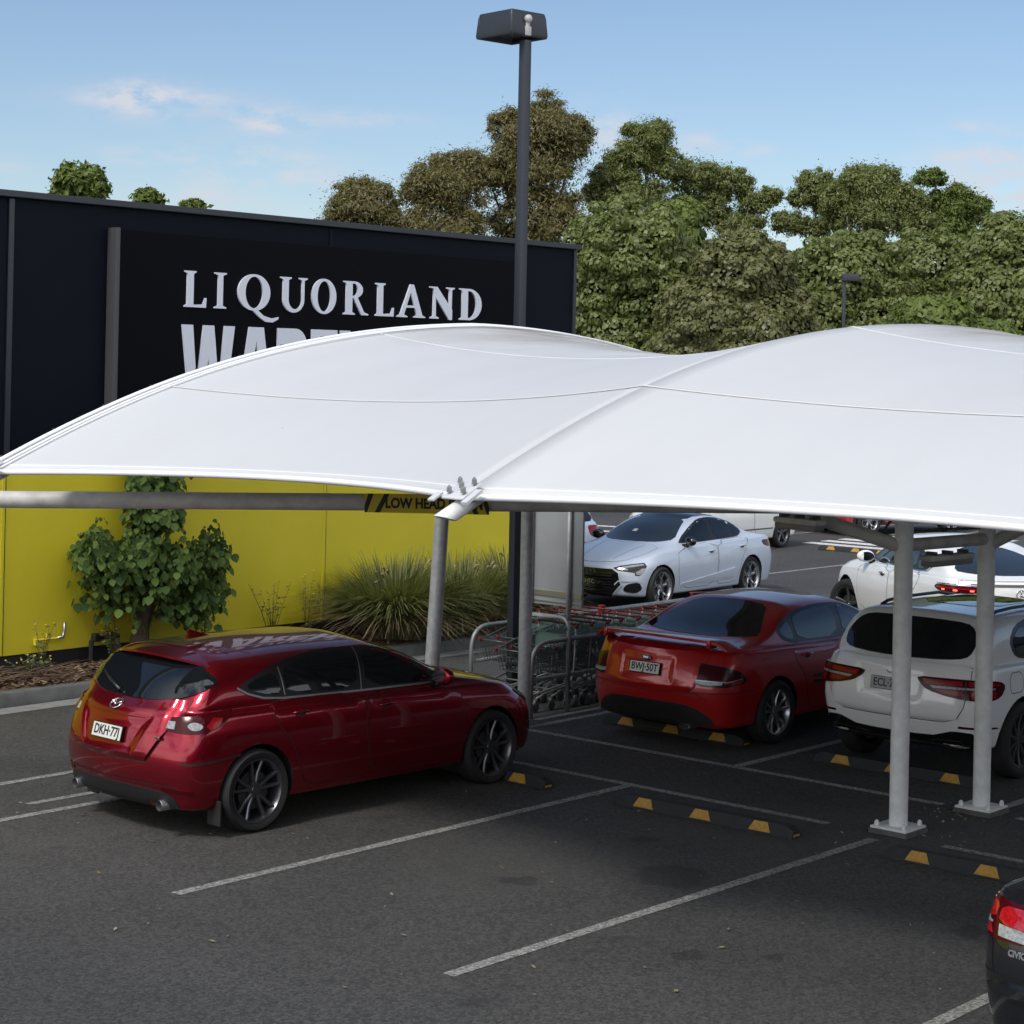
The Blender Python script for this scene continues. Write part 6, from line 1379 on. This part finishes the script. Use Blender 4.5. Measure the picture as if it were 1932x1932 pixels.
def white_coupe():
    L = 4.73; hw = .945
    lo = gen_loops(L, hw, .30, .68, .95, 1.14, 1.08, .96, .32, 3.46, 1.30, 2.60, 1.60, rbk=.26, xb=.07, zr=1.06, roofr=1.50, wroof=.48, fbow=.36, rear_low=.16, gw=(.865, .80, .70))
    c = Car('white_coupe_wagon', 'white coupe styled sport utility car driving away with lit tail lights', (23.88, 11.86, 0), radians(52), lo, L, hw, (.98, 3.85), (.44, .38), P_WHITE, M_GAPW, scale=1.03)
    R_ = ('x', -1)
    for sd in (-1, 1):
        Y = ('y', sd)
        fd = c.panel('door', [(2.22, 1.11), (2.22, .72), (2.28, .42), (3.30, .42), (3.38, .65), (3.36, 1.07)], Y, rnd=1)
        rd = c.panel('door', [(1.16, 1.14), (1.24, .95), (1.40, .84), (1.50, .62), (1.57, .44), (1.67, .42), (2.25, .42), (2.19, .72), (2.19, 1.11)], Y, rnd=1)
        c.handle(2.42, .99, sd, fd, M_CHROME); c.handle(1.46, 1.02, sd, rd, M_CHROME)
        C = ('c', .85, .33, -1, sd)
        tl = c.patch('tail_light', [(6, 1.03), (8, .985), (30, .965), (56, .97), (72, 1.01), (66, 1.055), (40, 1.06), (10, 1.05)], C, M_DRED, off=.010, rnd=1, grid=.03)
        c.patch('lamp_lens', [(10, 1.025), (40, 1.035), (64, 1.03), (64, 1.015), (40, 1.015), (10, 1.005)], C, M_RED, off=.014, parent=tl, grid=.025)
        for a in (20, 36, 50): c.patch('lamp_bulb', [(a, .99), (a + 4, .99), (a + 4, 1.01), (a, 1.01)], C, M_LIT, off=.017, parent=tl, grid=.02)
        c.strip('lamp_trim', [(66, 1.066), (40, 1.074), (10, 1.064)], C, .012, M_CHROME, .012)
        c.mirror(3.02, 1.17, P_WHITE, sd, y=.87, size=1.1)
        c.patch('headlight', [(20, .80), (45, .80), (68, .88), (66, .95), (40, .92), (22, .88)], ('c', 4.0, .3, 1, sd), M_CLEAR, off=.006, rnd=1)
    side_glass(c, [(1.05, 1.24), (1.14, 1.165), (1.4, 1.14), (3.22, 1.11), (3.06, 1.20), (2.72, 1.38), (2.40, 1.475), (1.98, 1.49), (1.56, 1.43), (1.24, 1.34)],
               [[(2.28, 1.14), (3.06, 1.135), (2.92, 1.21), (2.64, 1.36), (2.38, 1.445), (2.29, 1.455)], [(1.50, 1.165), (2.19, 1.14), (2.20, 1.465), (1.86, 1.455), (1.54, 1.40)], [(1.13, 1.24), (1.19, 1.19), (1.44, 1.168), (1.48, 1.37), (1.28, 1.31)]], M_GLASS2, trim=[(.98, 1.24), (1.10, 1.16), (1.4, 1.135), (3.2, 1.108)])
    c.patch('rear_window', sym([(7, 1.185), (15, 1.20), (20.5, 1.225), (19, 1.33), (16.5, 1.44), (8, 1.48)]), ('c', 2.4, 0, -1, 1), M_GLASS2, off=.006, rnd=1, grid=.04)
    c.panel('tailgate', [(-.74, 1.13), (-.76, .96), (-.72, .74), (-.66, .64), (.66, .64), (.72, .74), (.76, .96), (.74, 1.13), (.3, 1.13), (-.3, 1.13)], R_)
    star_emblem(c, R_, 0, .96, .065)
    c.strip('tailgate_strip', [(-.62, 1.075), (.62, 1.075)], R_, .035, M_GAPW, .006)
    c.plate('CTW·48B', R_, 0, .62)
    c.patch('bumper_insert', [(-.80, .32), (.80, .32), (.80, .46), (-.80, .46)], R_, M_BLACKGLOSS, off=.008, rnd=1)
    c.patch('windscreen', sym([(.72, 1.11), (.60, 1.46), (.3, 1.50)]), ('x', 1), M_GLASS2, off=.005, rnd=1)
    c.wheels(R=.38, rim=.26, style='five', m=M_RIMBLACK, inset=.01, steer=radians(22))
    c.finish(); return c

def simple_car(name, label, loc, rz, loops, L, hw, axles, arch, paint, gap, glass_z, R, rim, cant, xs, style='five', rimm=None, cladding=False, glass=None, rear_lamp=(.80, .98), head=(.66, .80), doors=True, mirror_p=None):
    """cars of which the photograph shows little: xs = (tail of the glass, rear door edge, middle post, foot of the front post, front top, rear top)"""
    c = Car(name, label, loc, rz, loops, L, hw, axles, arch, paint, gap, sub=2); z0, z1 = glass_z; a, b, m_, f, ft, rt = xs; g = glass or M_GLASS
    for sd in (-1, 1):
        Y = ('y', sd); zs = loops[0]['z'] + .11
        if doors:
            d1 = c.panel('door', [(m_ + .03, z0), (m_ + .03, zs), (f - .10, zs), (f + .0, zs + .25), (f + .02, z0 - .02)], Y, rnd=1)
            d2 = c.panel('door', [(b, z0), (b + .12, z0 - .25), (axles[0] + arch[0] + .06, zs + .15), (axles[0] + arch[0] + .14, zs), (m_, zs), (m_, z0)], Y, rnd=1)
            c.handle(m_ + .2, z0 - .12, sd, d1); c.handle(b + .22, z0 - .10, sd, d2)
        c.patch('window_frame', [(a, z0 + .10), (a + .16, z0 + .03), (f - .06, z0), (f - .20, z0 + .10), (ft - .10, z1 - .03), ((ft + rt) / 2, z1), (rt, z1 - .02), (a + .14, z0 + .22)], Y, M_TRIM, off=.0035, rnd=1)
        c.patch('side_window', [(m_ + .05, z0 + .03), (f - .22, z0 + .025), (f - .32, z0 + .11), (ft - .14, z1 - .06), (m_ + .06, z1 - .03)], Y, g, off=.0065, rnd=1)
        c.patch('side_window', [(b + .08, z0 + .04), (m_ - .03, z0 + .03), (m_ - .02, z1 - .03), (rt + .10, z1 - .05), (b + .10, z0 + .24)], Y, g, off=.0065, rnd=1)
        C = ('c', .75, .30, -1, sd); q0, q1 = rear_lamp
        c.patch('tail_light', [(26, q0), (58, q0), (76, q0 + .08), (80, q1), (58, q1), (30, q1 - .02)], C, M_RED, off=.008, rnd=1)
        h0, h1 = head
        c.patch('headlight', [(22, h0), (46, h0 + .01), (70, h1 - .03), (76, h1 + .04), (50, h1), (26, h1 - .03)], ('c', L - .75, .3, 1, sd), M_CLEAR, off=.008, rnd=1)
        c.mirror(f - .20, z0 + .06, mirror_p or paint, sd, y=hw * .94)
        if cladding:
            for x in axles:
                R1 = arch[0]; pl = [(x + (R1 + .09) * cos(t), arch[1] + (R1 + .07) * sin(t)) for t in np.linspace(-.30, pi + .30, 22)] + [(x + (R1 + .004) * cos(t), arch[1] + (R1 + .004) * sin(t)) for t in np.linspace(pi + .25, -.25, 22)]
                c.patch('arch_cladding', pl, Y, M_PLASTIC, off=.012, grid=.07)
            c.patch('sill_cladding', [(axles[0] + arch[0], zs - .10), (axles[1] - arch[0], zs - .10), (axles[1] - arch[0] - .03, zs - .03), (axles[0] + arch[0] + .03, zs - .03)], Y, M_PLASTIC, off=.010)
    c.patch('rear_window', sym([(7, z0 + .06), (17, z0 + .09), (15, z1 - .03), (7, z1)]), ('c', 2.4, 0, -1, 1), g, off=.006, rnd=1)
    c.patch('windscreen', sym([(7, z0 + .05), (17, z0 + .08), (14, z1 - .04), (6, z1)]), ('c', L - 3.2, 0, 1, 1), g, off=.006, rnd=1)
    c.patch('grille', sym([(.42, head[0] - .14), (.46, head[0] + .06)]), ('x', 1), M_TRIM, off=.006, rnd=1)
    c.wheels(R=R, rim=rim, style=style, m=rimm or M_RIMBLACK, inset=.012)
    return c

def other_cars():
    lo = gen_loops(4.79, .90, .20, .60, .86, 1.12, 1.06, .86, .14, 3.95, .32, 2.95, 1.73, rbk=.20, xb=.05, zr=.98, roofr=1.68, wroof=.50, fbow=.45)
    c = simple_car('white_people_mover', 'white people mover with dark alloy wheels beyond the white sedan', (37.45, 24.78, 0), radians(181), lo, 4.79, .90, (.90, 3.80), (.365, .33), P_WHITE, M_GAPW, (1.06, 1.60), .325, .225, 1.6, (.25, 1.0, 2.05, 3.7, 2.95, .55), rimm=M_RIMDARK)
    for sd in (-1, 1):
        c.strip('body_moulding', [(1.30, .46), (3.40, .46)], ('y', sd), .03, M_GAPW, .004); c.strip('fuel_flap', [(1.15, .86), (1.28, .86), (1.28, 1.0), (1.15, 1.0)], ('y', sd), .008, M_GAPW, .003, True)
        c.patch('headlight', [(30, .66), (56, .70), (82, .84), (90, .92), (70, .90), (44, .82)], ('c', 4.0, .3, 1, sd), M_AMBER, off=.012, rnd=1)
    c.finish()
    lo = gen_loops(4.40, .90, .24, .62, .88, 1.06, 1.02, .88, .16, 3.25, .45, 2.45, 1.64, rbk=.22, xb=.06, zr=.98, roofr=1.58, wroof=.47, fbow=.36)
    c = simple_car('red_crossover', 'red crossover with black wheel arch cladding at the far side', (40.33, 25.35, 0), radians(-17), lo, 4.40, .91, (.85, 3.52), (.40, .36), P_SUVRED, M_GAPR, (1.04, 1.52), .36, .24, 1.5, (.35, 1.0, 1.95, 3.15, 2.45, .65), style='y', rimm=M_RIM, cladding=True)
    c.patch('bumper_insert', sym([(.70, .30), (.72, .52)]), ('x', 1), M_PLASTIC, off=.01, rnd=1)
    for sd in (-1, 1): c.patch('side_intake', [(30, .36), (60, .38), (66, .56), (40, .54)], ('c', 3.65, .3, 1, sd), M_PLASTIC, off=.011, rnd=1)
    c.finish()
    lo = gen_loops(4.35, .89, .24, .62, .88, 1.06, 1.02, .88, .16, 3.25, .45, 2.45, 1.62, rbk=.24, xb=.06, zr=.98, roofr=1.56, wroof=.47, fbow=.36)
    c = simple_car('pale_hatchback', 'pale blue white hatchback mostly hidden behind the grey sign panel', (28.36, 23.12, 0), pi, lo, 4.35, .89, (.80, 3.42), (.39, .34), P_ICE, M_GAPW, (1.04, 1.50), .34, .23, 1.5, (.35, .95, 1.95, 3.15, 2.45, .65), rear_lamp=(.78, 1.02))
    c.finish()
    lo = gen_loops(4.50, .88, .19, .56, .80, .99, .95, .77, .78, 3.32, 1.46, 2.5, 1.44, deck=True, deckz=(1.03, 1.06), rbk=.22, xb=.10, zr=.86, roofr=1.38, wroof=.45, fbow=.42)
    c = simple_car('far_white_sedan', 'white sedan with dark windows cut off by the right edge', (36.1, 14.9, 0), radians(176), lo, 4.50, .88, (.95, 3.60), (.36, .32), P_WHITE, M_GAPW, (.98, 1.36), .32, .22, 1.4, (.95, 1.15, 2.02, 3.15, 2.45, 1.5))
    c.finish()
    # black sedan, only its tail corner is in the picture
    L = 4.50; hw = .877
    lo = gen_loops(L, hw, .18, .56, .84, 1.02, .95, .76, .74, 3.40, 1.40, 2.62, 1.43, deck=True, deckz=(1.045, 1.065), rbk=.20, xb=.09, zr=.90, roofr=1.36, wroof=.45, fbow=.45)
    c = simple_car('black_sedan', 'black sedan whose tail corner with clear and red lamp shows at bottom right', (9.72, 4.32, 0), radians(-.5), lo, L, hw, (.98, 3.68), (.365, .32), P_BLACK, M_GAPK, (.98, 1.35), .32, .22, 1.36, (.95, 1.15, 2.05, 3.25, 2.5, 1.5), rear_lamp=(.90, .91))
    for o in [o for o in c.root.children if o.name.startswith('tail_light')]: bpy.data.objects.remove(o)
    R_ = ('x', -1)
    for sd in (-1, 1):
        C = ('c', .75, .30, -1, sd)
        tl = c.patch('tail_light', [(12, .79), (46, .775), (66, .80), (70, .885), (64, .96), (48, .985), (26, .985), (12, .97)], C, M_DRED, off=.008, rnd=1, grid=.025)
        c.patch('lamp_lens', [(38, .875), (64, .882), (63, .94), (48, .968), (39, .958)], C, M_BRIGHTRED, off=.012, parent=tl, grid=.02, rnd=1)
        c.patch('lamp_lens', [(14, .86), (35, .865), (36, .955), (18, .965)], C, M_BRIGHTRED, off=.012, parent=tl, grid=.02, rnd=1)
        c.patch('lamp_lens', [(51, .795), (64, .81), (66, .865), (40, .86), (40, .85), (50, .845)], C, M_CLEAR, off=.012, parent=tl, grid=.02)
        c.patch('lamp_lens', [(38, .80), (50, .795), (48, .84), (42, .845)], C, M_BRIGHTRED, off=.0125, parent=tl, grid=.02)
        c.patch('lamp_lens', [(14, .80), (33, .80), (34, .86), (14, .86)], C, M_CLEAR, off=.012, parent=tl, grid=.02)
        c.line([(37, .96), (36.5, .73), (34, .60)], C, .008)
        c.line([(10, .60), (40, .60), (70, .62)], C, .010)
    c.badge_text('CIVIC', R_, .54, .735, .05, M_DULL)
    c.patch('bumper_ledge', [(-.70, .50), (-.4, .515), (.4, .515), (.70, .50), (.74, .56), (.4, .575), (-.4, .575), (-.74, .56)], R_, P_BLACK, off=.028, rnd=1)
    c.patch('bumper_strip', [(-.70, .26), (.70, .26), (.70, .285), (-.70, .285)], R_, P_BLACK, off=.016)
    c.panel('boot_lid', [(-.50, 1.01), (-.49, .80), (-.46, .62), (.46, .62), (.49, .80), (.50, 1.01), (.2, 1.03), (-.2, 1.03)], R_)
    c.finish()
M_PLATEGREY = mat('plate grey', (.36, .38, .37), .4)
red_hatchback(); red_sedan(); white_wagon(); white_sedan(); white_coupe(); other_cars()
